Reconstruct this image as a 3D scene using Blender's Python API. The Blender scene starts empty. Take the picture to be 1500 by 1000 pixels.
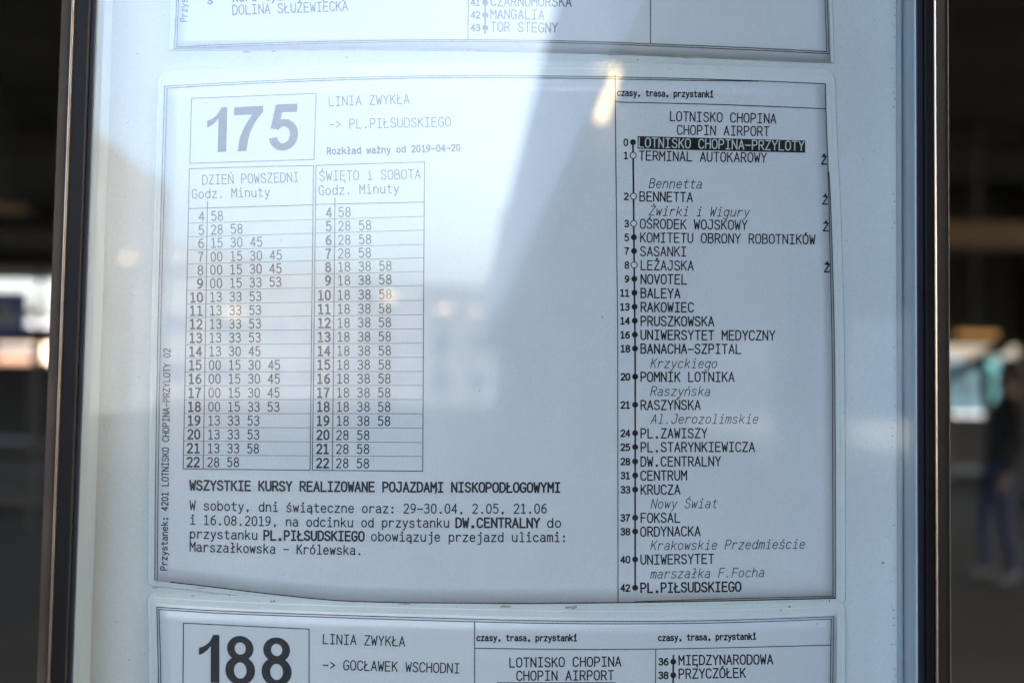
import bpy, bmesh, math, random
from mathutils import Vector, Matrix
rad = math.radians
random.seed(7)
SC = bpy.context.scene
COL = SC.collection

# ------------------------------------------------------------------ camera
FPX = 1458.0
PITCH, ROLL = rad(2.6), rad(0.9)
CAM = Vector((0.0, -0.405, 1.5))
cd = bpy.data.cameras.new('camera')
cam = bpy.data.objects.new('camera', cd)
COL.objects.link(cam)
SC.camera = cam
cd.sensor_width = 36.0
cd.lens = 36.0 * FPX / 1500.0
cd.clip_start, cd.clip_end = 0.01, 3000
RM = Matrix.Rotation(rad(90) + PITCH, 3, 'X') @ Matrix.Rotation(ROLL, 3, 'Z')
cam.matrix_world = Matrix.Translation(CAM) @ RM.to_4x4()
cd.dof.use_dof = True
cd.dof.focus_distance = 0.4265
cd.dof.aperture_fstop = 4.2
cd.dof.aperture_blades = 7

# ------------------------------------------------------------------ sky, sun, exposure
SUN_EL, SUN_ROT = rad(42), rad(97)
w = bpy.data.worlds.new('World')
SC.world = w
w.use_nodes = True
nt = w.node_tree
nt.nodes.clear()
wo = nt.nodes.new('ShaderNodeOutputWorld')
bg = nt.nodes.new('ShaderNodeBackground')
sk = nt.nodes.new('ShaderNodeTexSky')
sk.sky_type = 'NISHITA'
sk.sun_disc = False
sk.sun_elevation = SUN_EL
sk.sun_rotation = SUN_ROT
sk.dust_density = 9.5
sk.air_density = 1.0
bg.inputs['Strength'].default_value = 0.15
nt.links.new(sk.outputs[0], bg.inputs['Color'])
nt.links.new(bg.outputs[0], wo.inputs['Surface'])
ld = bpy.data.lights.new('sun', 'SUN')
ld.energy = 0.8
ld.angle = rad(12)
ld.color = (1, 0.95, 0.88)
sun = bpy.data.objects.new('sun', ld)
COL.objects.link(sun)
# nishita: rotation 0 is +Y, turning clockwise towards +X
sd = Vector((math.sin(SUN_ROT) * math.cos(SUN_EL), math.cos(SUN_ROT) * math.cos(SUN_EL), math.sin(SUN_EL)))
sun.rotation_euler = sd.to_track_quat('Z', 'Y').to_euler()
SC.view_settings.view_transform = 'Standard'
SC.view_settings.look = 'None'
SC.view_settings.exposure = 3.95
SC.view_settings.gamma = 1.0
SC.cycles.max_bounces = 8
SC.cycles.transparent_max_bounces = 16
SC.cycles.caustics_reflective = False
SC.cycles.caustics_refractive = False


# ------------------------------------------------------------------ measuring: a photo pixel to the point it shows at a known depth
def P(px, py, Y):
    d = RM @ Vector(((px - 750) / FPX, (500 - py) / FPX, -1.0))
    t = (Y - CAM.y) / d.y
    return CAM + d * t


# ------------------------------------------------------------------ materials
def mat(name, color, rough=0.6, metal=0.0, coat=0.0, var=0.0, scale=20.0, bump=0.0, bscale=200.0, emit=None, spec=0.5, coat_rough=0.08, stretch=None, detail=4):
    m = bpy.data.materials.new(name)
    m.use_nodes = True
    t = m.node_tree
    b = t.nodes['Principled BSDF']
    b.inputs['Base Color'].default_value = (*color, 1)
    b.inputs['Roughness'].default_value = rough
    b.inputs['Metallic'].default_value = metal
    b.inputs['Coat Weight'].default_value = coat
    b.inputs['Coat Roughness'].default_value = coat_rough
    b.inputs['Specular IOR Level'].default_value = spec
    tc = t.nodes.new('ShaderNodeTexCoord')
    mp = t.nodes.new('ShaderNodeMapping')
    t.links.new(tc.outputs['Object'], mp.inputs[0])
    if stretch:
        mp.inputs['Scale'].default_value = stretch
    if var:
        n = t.nodes.new('ShaderNodeTexNoise')
        n.inputs['Scale'].default_value = scale
        n.inputs['Detail'].default_value = detail
        t.links.new(mp.outputs[0], n.inputs[0])
        r = t.nodes.new('ShaderNodeMapRange')
        r.inputs[1].default_value = 0.3
        r.inputs[2].default_value = 0.7
        r.inputs[3].default_value = 1 - var
        r.inputs[4].default_value = 1 + var
        t.links.new(n.outputs[0], r.inputs[0])
        x = t.nodes.new('ShaderNodeVectorMath')
        x.operation = 'SCALE'
        x.inputs[0].default_value = color
        t.links.new(r.outputs[0], x.inputs['Scale'])
        t.links.new(x.outputs[0], b.inputs['Base Color'])
    if bump:
        n2 = t.nodes.new('ShaderNodeTexNoise')
        n2.inputs['Scale'].default_value = bscale
        n2.inputs['Detail'].default_value = 5
        t.links.new(mp.outputs[0], n2.inputs[0])
        bp = t.nodes.new('ShaderNodeBump')
        bp.inputs['Strength'].default_value = bump
        bp.inputs['Distance'].default_value = 0.0005
        t.links.new(n2.outputs[0], bp.inputs['Height'])
        t.links.new(bp.outputs[0], b.inputs['Normal'])
        if coat:
            t.links.new(bp.outputs[0], b.inputs['Coat Normal'])
    if emit:
        b.inputs['Emission Color'].default_value = (*emit[0], 1)
        b.inputs['Emission Strength'].default_value = emit[1]
    return m


def fine_grain(m, amount, scale):
    """a second, very fine mottling multiplied into the base colour (paper fibre under film)"""
    t = m.node_tree
    b = t.nodes['Principled BSDF']
    src = b.inputs['Base Color'].links[0].from_socket
    tc = t.nodes.new('ShaderNodeTexCoord')
    n = t.nodes.new('ShaderNodeTexNoise')
    n.inputs['Scale'].default_value = scale
    n.inputs['Detail'].default_value = 2
    t.links.new(tc.outputs['Object'], n.inputs[0])
    r = t.nodes.new('ShaderNodeMapRange')
    r.inputs[1].default_value = 0.25
    r.inputs[2].default_value = 0.75
    r.inputs[3].default_value = 1 - amount
    r.inputs[4].default_value = 1 + amount
    t.links.new(n.outputs[0], r.inputs[0])
    x = t.nodes.new('ShaderNodeVectorMath')
    x.operation = 'SCALE'
    t.links.new(src, x.inputs[0])
    t.links.new(r.outputs[0], x.inputs['Scale'])
    t.links.new(x.outputs[0], b.inputs['Base Color'])


M = {}
M['paper'] = mat('white_paper_under_film', (0.82, 0.785, 0.80), 0.5, coat=0.6, var=0.03, scale=25, bump=0.06, bscale=420, coat_rough=0.02)
fine_grain(M['paper'], 0.055, 1500)
M['film'] = mat('clear_laminate_over_board', (0.86, 0.85, 0.81), 0.35, coat=0.3, var=0.03, scale=60, bump=0.15, bscale=300)
fine_grain(M['film'], 0.05, 1300)
M['film_edge'] = mat('shaded_laminate_edge', (0.5, 0.53, 0.52), 0.4, var=0.25, scale=150)  # grey tone stands in for the shading along the laminate edge
M['board'] = mat('white_backing_board', (0.80, 0.785, 0.77), 0.5, var=0.06, scale=9, bump=0.1, bscale=400)
fine_grain(M['board'], 0.06, 1300)
M['ink'] = mat('black_ink', (0.004, 0.0042, 0.0055), 0.6, var=0.3, scale=900, coat=0.03, coat_rough=0.1, spec=0.08)
M['ink_soft'] = mat('dark_grey_ink', (0.03, 0.033, 0.04), 0.6, var=0.3, scale=900, coat=0.03, coat_rough=0.1, spec=0.08)
M['ink_hair'] = mat('grey_hairline_ink', (0.16, 0.18, 0.22), 0.6, var=0.3, scale=500, coat=0.03, coat_rough=0.1, spec=0.08)
M['reversed'] = mat('paper_showing_through_bar', (0.66, 0.66, 0.66), 0.5, coat=0.3, coat_rough=0.12)
M['grime'] = mat('grey_grime', (0.40, 0.40, 0.36), 0.9, var=0.3, scale=300)
M['speck'] = mat('dark_specks', (0.09, 0.09, 0.09), 0.9)
M['black_frame'] = mat('black_painted_frame', (0.004, 0.004, 0.0045), 0.5, spec=0.15, var=0.3, scale=40, bump=0.1)
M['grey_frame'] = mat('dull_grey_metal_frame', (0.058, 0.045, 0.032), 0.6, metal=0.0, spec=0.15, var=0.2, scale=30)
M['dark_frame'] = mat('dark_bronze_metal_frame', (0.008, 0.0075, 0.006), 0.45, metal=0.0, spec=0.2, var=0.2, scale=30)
M['bead'] = mat('polished_metal_bead', (0.36, 0.31, 0.27), 0.3, metal=1.0, var=0.15, scale=60)
M['gasket'] = mat('navy_rubber_gasket', (0.012, 0.013, 0.02), 0.5, spec=0.2, var=0.2, scale=80)
M['wall'] = mat('pale_metal_case_side', (0.42, 0.46, 0.50), 0.4, metal=0.0, var=0.06, scale=30, stretch=(1, 1, .15))
M['lip'] = mat('pale_glass_edge', (0.40, 0.50, 0.54), 0.3)
M['asphalt'] = mat('asphalt', (0.015, 0.0145, 0.013), 0.85, var=0.3, scale=1.5)
M['kerb'] = mat('kerb_concrete', (0.06, 0.058, 0.055), 0.8, var=0.2, scale=4)
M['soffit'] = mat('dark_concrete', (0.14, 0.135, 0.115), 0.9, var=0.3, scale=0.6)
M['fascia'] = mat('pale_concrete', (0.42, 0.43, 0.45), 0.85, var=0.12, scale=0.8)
M['brown'] = mat('brown_cladding', (0.05, 0.036, 0.022), 0.7, var=0.2, scale=2)
M['steel'] = mat('dark_grey_steel', (0.03, 0.032, 0.034), 0.5, var=0.2, scale=4)
M['sign_blue'] = mat('blue_sign_sheeting', (0.02, 0.05, 0.24), 0.5)
M['sign_white'] = mat('white_sign_sheeting', (0.30, 0.32, 0.33), 0.5)
M['sign_black'] = mat('black_sign_sheeting', (0.012, 0.012, 0.013), 0.5)
M['cream'] = mat('cream_render', (0.36, 0.29, 0.22), 0.8, var=0.1, scale=0.8)
M['orange'] = mat('orange_cladding', (0.34, 0.20, 0.12), 0.8)
M['teal'] = mat('teal_glazing', (0.10, 0.30, 0.29), 0.15, var=0.25, scale=0.5)
M['teal_dark'] = mat('blue_grey_glazing', (0.08, 0.16, 0.19), 0.15, var=0.25, scale=0.5)
M['white_metal'] = mat('white_panel', (0.45, 0.50, 0.54), 0.5)
M['red'] = mat('red_plastic', (0.5, 0.03, 0.03), 0.4)
M['city'] = mat('grey_facade', (0.09, 0.10, 0.115), 0.9, var=0.2, scale=0.1)
M['city_win'] = mat('dark_window_glass', (0.05, 0.06, 0.08), 0.2)
M['amber'] = mat('amber_light', (0.08, 0.05, 0.02), 0.5, emit=((1, 0.50, 0.13), 0.03))
M['amber_dim'] = mat('dim_amber_glow', (0.025, 0.017, 0.010), 0.5, emit=((1, 0.55, 0.2), 0.0022))
M['warm'] = mat('warm_lamp', (0.8, 0.7, 0.5), 0.5, emit=((1, 0.62, 0.34), 0.42))
M['warm_big'] = mat('warm_tube_lamp', (0.8, 0.7, 0.5), 0.5, emit=((1, 0.70, 0.36), 1.0))
M['jeans'] = mat('blue_denim', (0.026, 0.034, 0.068), 0.9, var=0.2, scale=8)
M['jacket'] = mat('black_cloth', (0.012, 0.012, 0.014), 0.9)
M['skin'] = mat('skin', (0.16, 0.09, 0.06), 0.6)
M['hair'] = mat('dark_hair', (0.02, 0.014, 0.01), 0.6)
M['shoe'] = mat('white_shoe', (0.11, 0.11, 0.11), 0.6)

# glass: reflects a few percent, lets the rest through, with a thin film of dust
g = bpy.data.materials.new('dusty_clear_glass')
g.use_nodes = True
t = g.node_tree
t.nodes.clear()
out = t.nodes.new('ShaderNodeOutputMaterial')
tr = t.nodes.new('ShaderNodeBsdfTransparent')
tr.inputs[0].default_value = (0.95, 0.985, 0.98, 1)
gl = t.nodes.new('ShaderNodeBsdfGlossy')
gl.inputs['Roughness'].default_value = 0.0
df = t.nodes.new('ShaderNodeBsdfDiffuse')
df.inputs[0].default_value = (0.75, 0.77, 0.78, 1)
geo = t.nodes.new('ShaderNodeNewGeometry')
ior = t.nodes.new('ShaderNodeMapRange')
ior.inputs[3].default_value = 1.86
ior.inputs[4].default_value = 1 / 1.86
t.links.new(geo.outputs['Backfacing'], ior.inputs[0])
fr = t.nodes.new('ShaderNodeFresnel')
t.links.new(ior.outputs[0], fr.inputs['IOR'])
mx = t.nodes.new('ShaderNodeMixShader')
t.links.new(fr.outputs[0], mx.inputs[0])
t.links.new(tr.outputs[0], mx.inputs[1])
t.links.new(gl.outputs[0], mx.inputs[2])
tc = t.nodes.new('ShaderNodeTexCoord')
mp = t.nodes.new('ShaderNodeMapping')
mp.inputs['Scale'].default_value = (1, 1, 0.12)
t.links.new(tc.outputs['Object'], mp.inputs[0])
nz = t.nodes.new('ShaderNodeTexNoise')
nz.inputs['Scale'].default_value = 90
nz.inputs['Detail'].default_value = 6
t.links.new(mp.outputs[0], nz.inputs[0])
dr = t.nodes.new('ShaderNodeMapRange')
dr.inputs[1].default_value = 0.35
dr.inputs[2].default_value = 0.75
dr.inputs[3].default_value = 0.002
dr.inputs[4].default_value = 0.009
t.links.new(nz.outputs[0], dr.inputs[0])
m2 = t.nodes.new('ShaderNodeMixShader')
t.links.new(dr.outputs[0], m2.inputs[0])
t.links.new(mx.outputs[0], m2.inputs[1])
t.links.new(df.outputs[0], m2.inputs[2])
t.links.new(m2.outputs[0], out.inputs['Surface'])
M['glass'] = g


# ------------------------------------------------------------------ objects
class MB:
    def __init__(self):
        self.v, self.f, self.mi = [], [], []

    def poly(self, pts, mi=0):
        n = len(self.v)
        self.v += [tuple(p) for p in pts]
        self.f.append(tuple(range(n, n + len(pts))))
        self.mi.append(mi)

    def box(self, a, b, mi=0):
        x0, y0, z0 = a
        x1, y1, z1 = b
        n = len(self.v)
        self.v += [(x, y, z) for z in (z0, z1) for y in (y0, y1) for x in (x0, x1)]
        for q in ((0, 2, 3, 1), (4, 5, 7, 6), (0, 1, 5, 4), (2, 6, 7, 3), (0, 4, 6, 2), (1, 3, 7, 5)):
            self.f.append(tuple(n + i for i in q))
            self.mi.append(mi)

    def tube(self, a, b, r, seg=10, r2=None, mi=0):
        a, b = Vector(a), Vector(b)
        r2 = r if r2 is None else r2
        q = (b - a).to_track_quat('Z', 'Y')
        n = len(self.v)
        for p, rr in ((a, r), (b, r2)):
            for i in range(seg):
                an = 2 * math.pi * i / seg
                self.v.append(tuple(p + q @ Vector((math.cos(an) * rr, math.sin(an) * rr, 0))))
        for i in range(seg):
            j = (i + 1) % seg
            self.f.append((n + i, n + j, n + seg + j, n + seg + i))
            self.mi.append(mi)
        self.f.append(tuple(n + i for i in reversed(range(seg))))
        self.f.append(tuple(n + seg + i for i in range(seg)))
        self.mi += [mi, mi]

    def build(self, name, mats, parent=None, origin=None, smooth=False, bevel=0):
        if not self.f:
            return None
        if parent is not None:
            org = parent['_o']
        else:
            org = origin or (0, 0, 0)
        org = Vector(org)
        me = bpy.data.meshes.new(name)
        me.from_pydata([tuple(Vector(p) - org) for p in self.v], [], self.f)
        if not isinstance(mats, (list, tuple)):
            mats = [mats]
        for m_ in mats:
            me.materials.append(m_)
        me.polygons.foreach_set('material_index', self.mi)
        if smooth:
            me.polygons.foreach_set('use_smooth', [True] * len(me.polygons))
        me.update()
        o = bpy.data.objects.new(name, me)
        COL.objects.link(o)
        if parent is not None:
            o.parent = parent
        else:
            o.location = org
        o['_o'] = tuple(org)
        if bevel:
            bv = o.modifiers.new('bevel', 'BEVEL')
            bv.width = bevel
            bv.segments = 2
        return o


def tag(o, label=None, cat=None, group=None, kind=None):
    if label:
        o['label'] = label
    if cat:
        o['category'] = cat
    if group:
        o['group'] = group
    if kind:
        o['kind'] = kind
    return o


def empty(name, loc, label=None, cat=None, group=None, parent=None):
    o = bpy.data.objects.new(name, None)
    COL.objects.link(o)
    o.empty_display_size = 0.05
    if parent is None:
        o.location = loc
        o['_o'] = tuple(loc)
    else:
        o.parent = parent
        o['_o'] = parent['_o']
    return tag(o, label, cat, group)


def one(name, fn, m, parent=None, **k):
    b = MB()
    fn(b)
    return b.build(name, m, parent, **k)


def box(name, a, b, m, parent=None, **k):
    return one(name, lambda q: q.box(a, b), m, parent, **k)


# ------------------------------------------------------------------ the setting
GZ = 0.0
gs = MB()
S_ = 400
gs.poly([(-S_, -S_, GZ), (S_, -S_, GZ), (S_, S_, GZ), (-S_, S_, GZ)])
tag(gs.build('ground', M['asphalt']), 'dark asphalt road and paved ground under the deck', kind='structure')

# ------------------------------------------------------------------ the display case
YG0, YG1 = 0.0, 0.003          # glass pane, front and back
YF = -0.004                    # front of the frame
YB = 0.0235                    # backing board face


def X(px, Y=YF, py=500):
    return P(px, py, Y).x


Z0, Z1 = 0.95, 2.05
case = empty('display_case', (0, 0.03, 0), 'tall glazed bus stop display case with dark metal frame and white backing board', 'display case')
xl_in, xr_in = X(119, YG1), X(1348, YG1)
box('backing_board', (xl_in - .004, YB, Z0), (xr_in + .004, YB + .004, Z1), M['board'], case)
# sides of the case behind the glass
box('case_side', (xl_in - .0035, YG1 + .0003, Z0), (xl_in, YB - .0002, Z1), M['wall'], case)
box('case_side', (xr_in, YG1 + .0003, Z0), (xr_in + .0035, YB - .0002, Z1), M['wall'], case)
# a low ledge on the right hand side of the board
b_ = MB()
xe = X(1312, YB)
b_.box((xe, YB - .0035, Z0), (xr_in - .0002, YB - .0002, Z1))
b_.build('side_ledge', M['wall'], case, bevel=.0008)
box('glass_pane', (X(100), YG0, Z0), (X(1362), YG1, Z1), M['glass'], case)


def stile(x0, x1, y0, y1, m, name, bev=0.0004):
    box(name, (x0, y0, Z0 - .02), (x1, y1, Z1 + .02), m, case, bevel=bev)


stile(X(112), X(119), YG0 - .0012, YG0 - .0001, M['gasket'], 'gasket', .0003)
stile(X(90.5), X(112) - .0001, YF + .001, YG1 + .0002, M['black_frame'], 'frame_stile')
stile(X(87), X(90.5), YF - .0004, YG1 + .02, M['bead'], 'frame_bead', .0005)
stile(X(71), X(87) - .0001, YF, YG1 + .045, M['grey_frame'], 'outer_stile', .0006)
# right side
stile(X(1346.3), X(1348), YG0 - .0008, YG0 - .0001, M['lip'], 'gasket_lip', .0001)
stile(X(1348.2), X(1357.5), YG0 - .0012, YG0 - .0001, M['gasket'], 'gasket', .0003)
stile(X(1357.5) + .0001, X(1369.5), YF + .001, YG1 + .0002, M['black_frame'], 'frame_stile')
stile(X(1369.5), X(1372.5), YF - .0004, YG1 + .02, M['bead'], 'frame_bead', .0005)
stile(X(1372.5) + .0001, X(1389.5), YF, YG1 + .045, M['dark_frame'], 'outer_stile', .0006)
stile(X(1389.6), X(1391), YF - .0002, YG1 + .045, M['grey_frame'], 'outer_trim', .0003)
# rails above and below the picture, posts to the ground
for z0, z1 in ((Z1, Z1 + .06), (Z0 - .06, Z0)):
    box('frame_rail', (X(90), YF - .001, z0 + .0001), (X(1370), YG1 + .02, z1), M['black_frame'], case, bevel=.001)
for xx in (X(79), X(1381)):
    box('support_post', (xx - .004, YF + .006, GZ), (xx + .004, YG1 + .044, Z0 - .0202), M['dark_frame'], case)


# ------------------------------------------------------------------ curves in photo coordinates
def cr(pts, n=10):
    """Catmull-Rom through points"""
    if len(pts) < 3:
        return list(pts)
    q = [(2 * pts[0][0] - pts[1][0], 2 * pts[0][1] - pts[1][1])] + list(pts) + [(2 * pts[-1][0] - pts[-2][0], 2 * pts[-1][1] - pts[-2][1])]
    out = []
    for i in range(1, len(q) - 2):
        p0, p1, p2, p3 = q[i - 1], q[i], q[i + 1], q[i + 2]
        for k in range(n):
            s = k / n
            out.append(tuple(0.5 * (2 * p1[j] + (p2[j] - p0[j]) * s + (2 * p0[j] - 5 * p1[j] + 4 * p2[j] - p3[j]) * s * s + (3 * p1[j] - p0[j] - 3 * p2[j] + p3[j]) * s ** 3) for j in (0, 1)))
    out.append(tuple(pts[-1]))
    return out


def res(pts, n):
    """resample a polyline at n+1 even points"""
    L = [0]
    for a, b in zip(pts, pts[1:]):
        L.append(L[-1] + math.hypot(b[0] - a[0], b[1] - a[1]))
    out, k = [], 0
    for i in range(n + 1):
        s = L[-1] * i / n
        while k < len(L) - 2 and L[k + 1] < s:
            k += 1
        f = (s - L[k]) / max(1e-9, L[k + 1] - L[k])
        out.append((pts[k][0] + (pts[k + 1][0] - pts[k][0]) * f, pts[k][1] + (pts[k + 1][1] - pts[k][1]) * f))
    return out


class Sheet:
    def __init__(self, top, bottom, left, right, depth, bulge, root, m):
        self.NU, self.NV = 48, 32
        T, B = res(cr(top), self.NU), res(cr(bottom), self.NU)
        L, R = res(cr(left), self.NV), res(cr(right), self.NV)
        self.T, self.B, self.L, self.R = T, B, L, R
        xs = [p[0] for p in T + B]
        ys = [p[1] for p in L + R]
        self.bb = (min(xs), max(xs), min(ys), max(ys))
        self.depth, self.bulge, self.root, self.m = depth, bulge, root, m

    def off(self, px, py):
        x0, x1, y0, y1 = self.bb
        u = min(1, max(0, (px - x0) / (x1 - x0)))
        v = min(1, max(0, (py - y0) / (y1 - y0)))
        return self.bulge * (math.sin(math.pi * u) * math.sin(math.pi * v)) ** 1.25 + .0004 * math.sin(u * 9 + v * 4) * math.sin(math.pi * u) * math.sin(math.pi * v)

    def W(self, px, py, lift=0.0):
        return P(px, py, self.depth - self.off(px, py) - lift)

    def paper(self):
        T, B, L, R, NU, NV = self.T, self.B, self.L, self.R, self.NU, self.NV
        mb = MB()
        for j in range(NV + 1):
            v = j / NV
            for i in range(NU + 1):
                u = i / NU
                q = []
                for k in (0, 1):
                    c = (1 - v) * T[i][k] + v * B[i][k] + (1 - u) * L[j][k] + u * R[j][k]
                    c -= (1 - u) * (1 - v) * T[0][k] + u * (1 - v) * T[-1][k] + (1 - u) * v * B[0][k] + u * v * B[-1][k]
                    q.append(c)
                mb.v.append(tuple(self.W(q[0], q[1])))
        for j in range(NV):
            for i in range(NU):
                a = j * (NU + 1) + i
                mb.f.append((a, a + NU + 1, a + NU + 2, a + 1))
                mb.mi.append(0)
        # turn the edge of the sheet back so it has a thickness
        ring = [i for i in range(NU + 1)] + [j * (NU + 1) + NU for j in range(1, NV + 1)] + [NV * (NU + 1) + i for i in range(NU - 1, -1, -1)] + [j * (NU + 1) for j in range(NV - 1, 0, -1)]
        n = len(mb.v)
        for r in ring:
            x, y, z = mb.v[r]
            mb.v.append((x, y + .0003, z))
        for k in range(len(ring)):
            k2 = (k + 1) % len(ring)
            mb.f.append((ring[k], ring[k2], n + k2, n + k))
            mb.mi.append(0)
        return mb.build('paper', M['paper'], self.root, smooth=True)

    def laminate(self, mL, mT, mR, mB):
        """the clear pouch margin round the paper: rounded corners, a cut edge, a pressed inner step"""
        def ringpts(k, dx=0):
            a, b_, c, d = mL * k - dx, mT * k - dx, mR * k - dx, mB * k - dx
            pts = []
            T, R, B, L = self.T, self.R, self.B[::-1], self.L[::-1]
            for p in T:
                pts.append((p[0], p[1] - b_))
            for i in range(1, 8):
                an = math.pi / 2 * i / 8
                pts.append((T[-1][0] + c * math.sin(an), T[-1][1] - b_ * math.cos(an)))
            for p in R:
                pts.append((p[0] + c, p[1]))
            for i in range(1, 8):
                an = math.pi / 2 * i / 8
                pts.append((R[-1][0] + c * math.cos(an), R[-1][1] + d * math.sin(an)))
            for p in B:
                pts.append((p[0], p[1] + d))
            for i in range(1, 8):
                an = math.pi / 2 * i / 8
                pts.append((B[-1][0] - a * math.sin(an), B[-1][1] + d * math.cos(an)))
            for p in L:
                pts.append((p[0] - a, p[1]))
            for i in range(1, 8):
                an = math.pi / 2 * i / 8
                pts.append((L[-1][0] - a * math.cos(an), L[-1][1] - b_ * math.sin(an)))
            return pts
        D0 = self.depth
        rings = [(ringpts(1), D0 + .00060, 1), (ringpts(1, .6), D0 + .00040, 1), (ringpts(.55), D0 + .00040, 0), (ringpts(.5), D0 + .00030, 0), (ringpts(0, 4), D0 + .00020, 0)]
        mb = MB()
        n = len(rings[0][0])
        for pts, h, mi in rings:
            for (x, y) in pts:
                mb.v.append(tuple(P(x, y, h)))
        for r in range(len(rings) - 1):
            for i in range(n):
                j = (i + 1) % n
                mb.f.append((r * n + i, r * n + j, (r + 1) * n + j, (r + 1) * n + i))
                mb.mi.append(1 if r == 0 else 0)
        return mb.build('laminate_margin', [M['film'], M['film_edge']], self.root)


# ------------------------------------------------------------------ printing: ribbons laid on the sheet
LIFT = [0]


def ribbon(mb, sh, pts, wd, closed=False, cap=True, lift=.00012, mi=0):
    """mitred ribbon of width wd photo pixels along pts; broken at sharp corners"""
    if not closed and len(pts) > 2:
        for i in range(1, len(pts) - 1):
            a, b, c = pts[i - 1], pts[i], pts[i + 1]
            u, v = (b[0] - a[0], b[1] - a[1]), (c[0] - b[0], c[1] - b[1])
            lu, lv = math.hypot(*u), math.hypot(*v)
            if lu > 1e-4 and lv > 1e-4 and (u[0] * v[0] + u[1] * v[1]) / lu / lv < .35:
                ribbon(mb, sh, pts[:i + 1], wd, False, cap, lift, mi)
                ribbon(mb, sh, pts[i:], wd, False, cap, lift, mi)
                return
    LIFT[0] = (LIFT[0] + 1) % 9
    lf = lift + LIFT[0] * 4e-6
    q = [pts[0]]
    for p in pts[1:]:
        if math.hypot(p[0] - q[-1][0], p[1] - q[-1][1]) > 1e-4:
            q.append(p)
    if closed and math.hypot(q[0][0] - q[-1][0], q[0][1] - q[-1][1]) < 1e-4:
        q.pop()
    n = len(q)
    if n < 2:
        return
    h = wd / 2
    if cap and not closed:
        def ext(a, b, e):
            l = math.hypot(a[0] - b[0], a[1] - b[1])
            return (a[0] + (a[0] - b[0]) / l * e, a[1] + (a[1] - b[1]) / l * e)
        q = [ext(q[0], q[1], h * .8)] + q[1:-1] + [ext(q[-1], q[-2], h * .8)]
    base = len(mb.v)
    for i in range(n):
        if closed:
            a, b, c = q[i - 1], q[i], q[(i + 1) % n]
        else:
            a, b, c = q[max(0, i - 1)], q[i], q[min(n - 1, i + 1)]

        def nrm(s, e):
            dx, dy = e[0] - s[0], e[1] - s[1]
            l = math.hypot(dx, dy) or 1
            return (-dy / l, dx / l)
        if (not closed) and i == 0:
            nx, ny = nrm(b, c)
        elif (not closed) and i == n - 1:
            nx, ny = nrm(a, b)
        else:
            n1, n2 = nrm(a, b), nrm(b, c)
            nx, ny = n1[0] + n2[0], n1[1] + n2[1]
            l = math.hypot(nx, ny)
            if l < .3:
                nx, ny = n1
            else:
                nx, ny = nx / l, ny / l
                cs = max(.5, nx * n1[0] + ny * n1[1])
                nx, ny = nx / cs, ny / cs
        mb.v.append(tuple(sh.W(b[0] + nx * h, b[1] + ny * h, lf)))
        mb.v.append(tuple(sh.W(b[0] - nx * h, b[1] - ny * h, lf)))
    for i in range(n if closed else n - 1):
        j = (i + 1) % n
        mb.f.append((base + 2 * i, base + 2 * i + 1, base + 2 * j + 1, base + 2 * j))
        mb.mi.append(mi)


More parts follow.
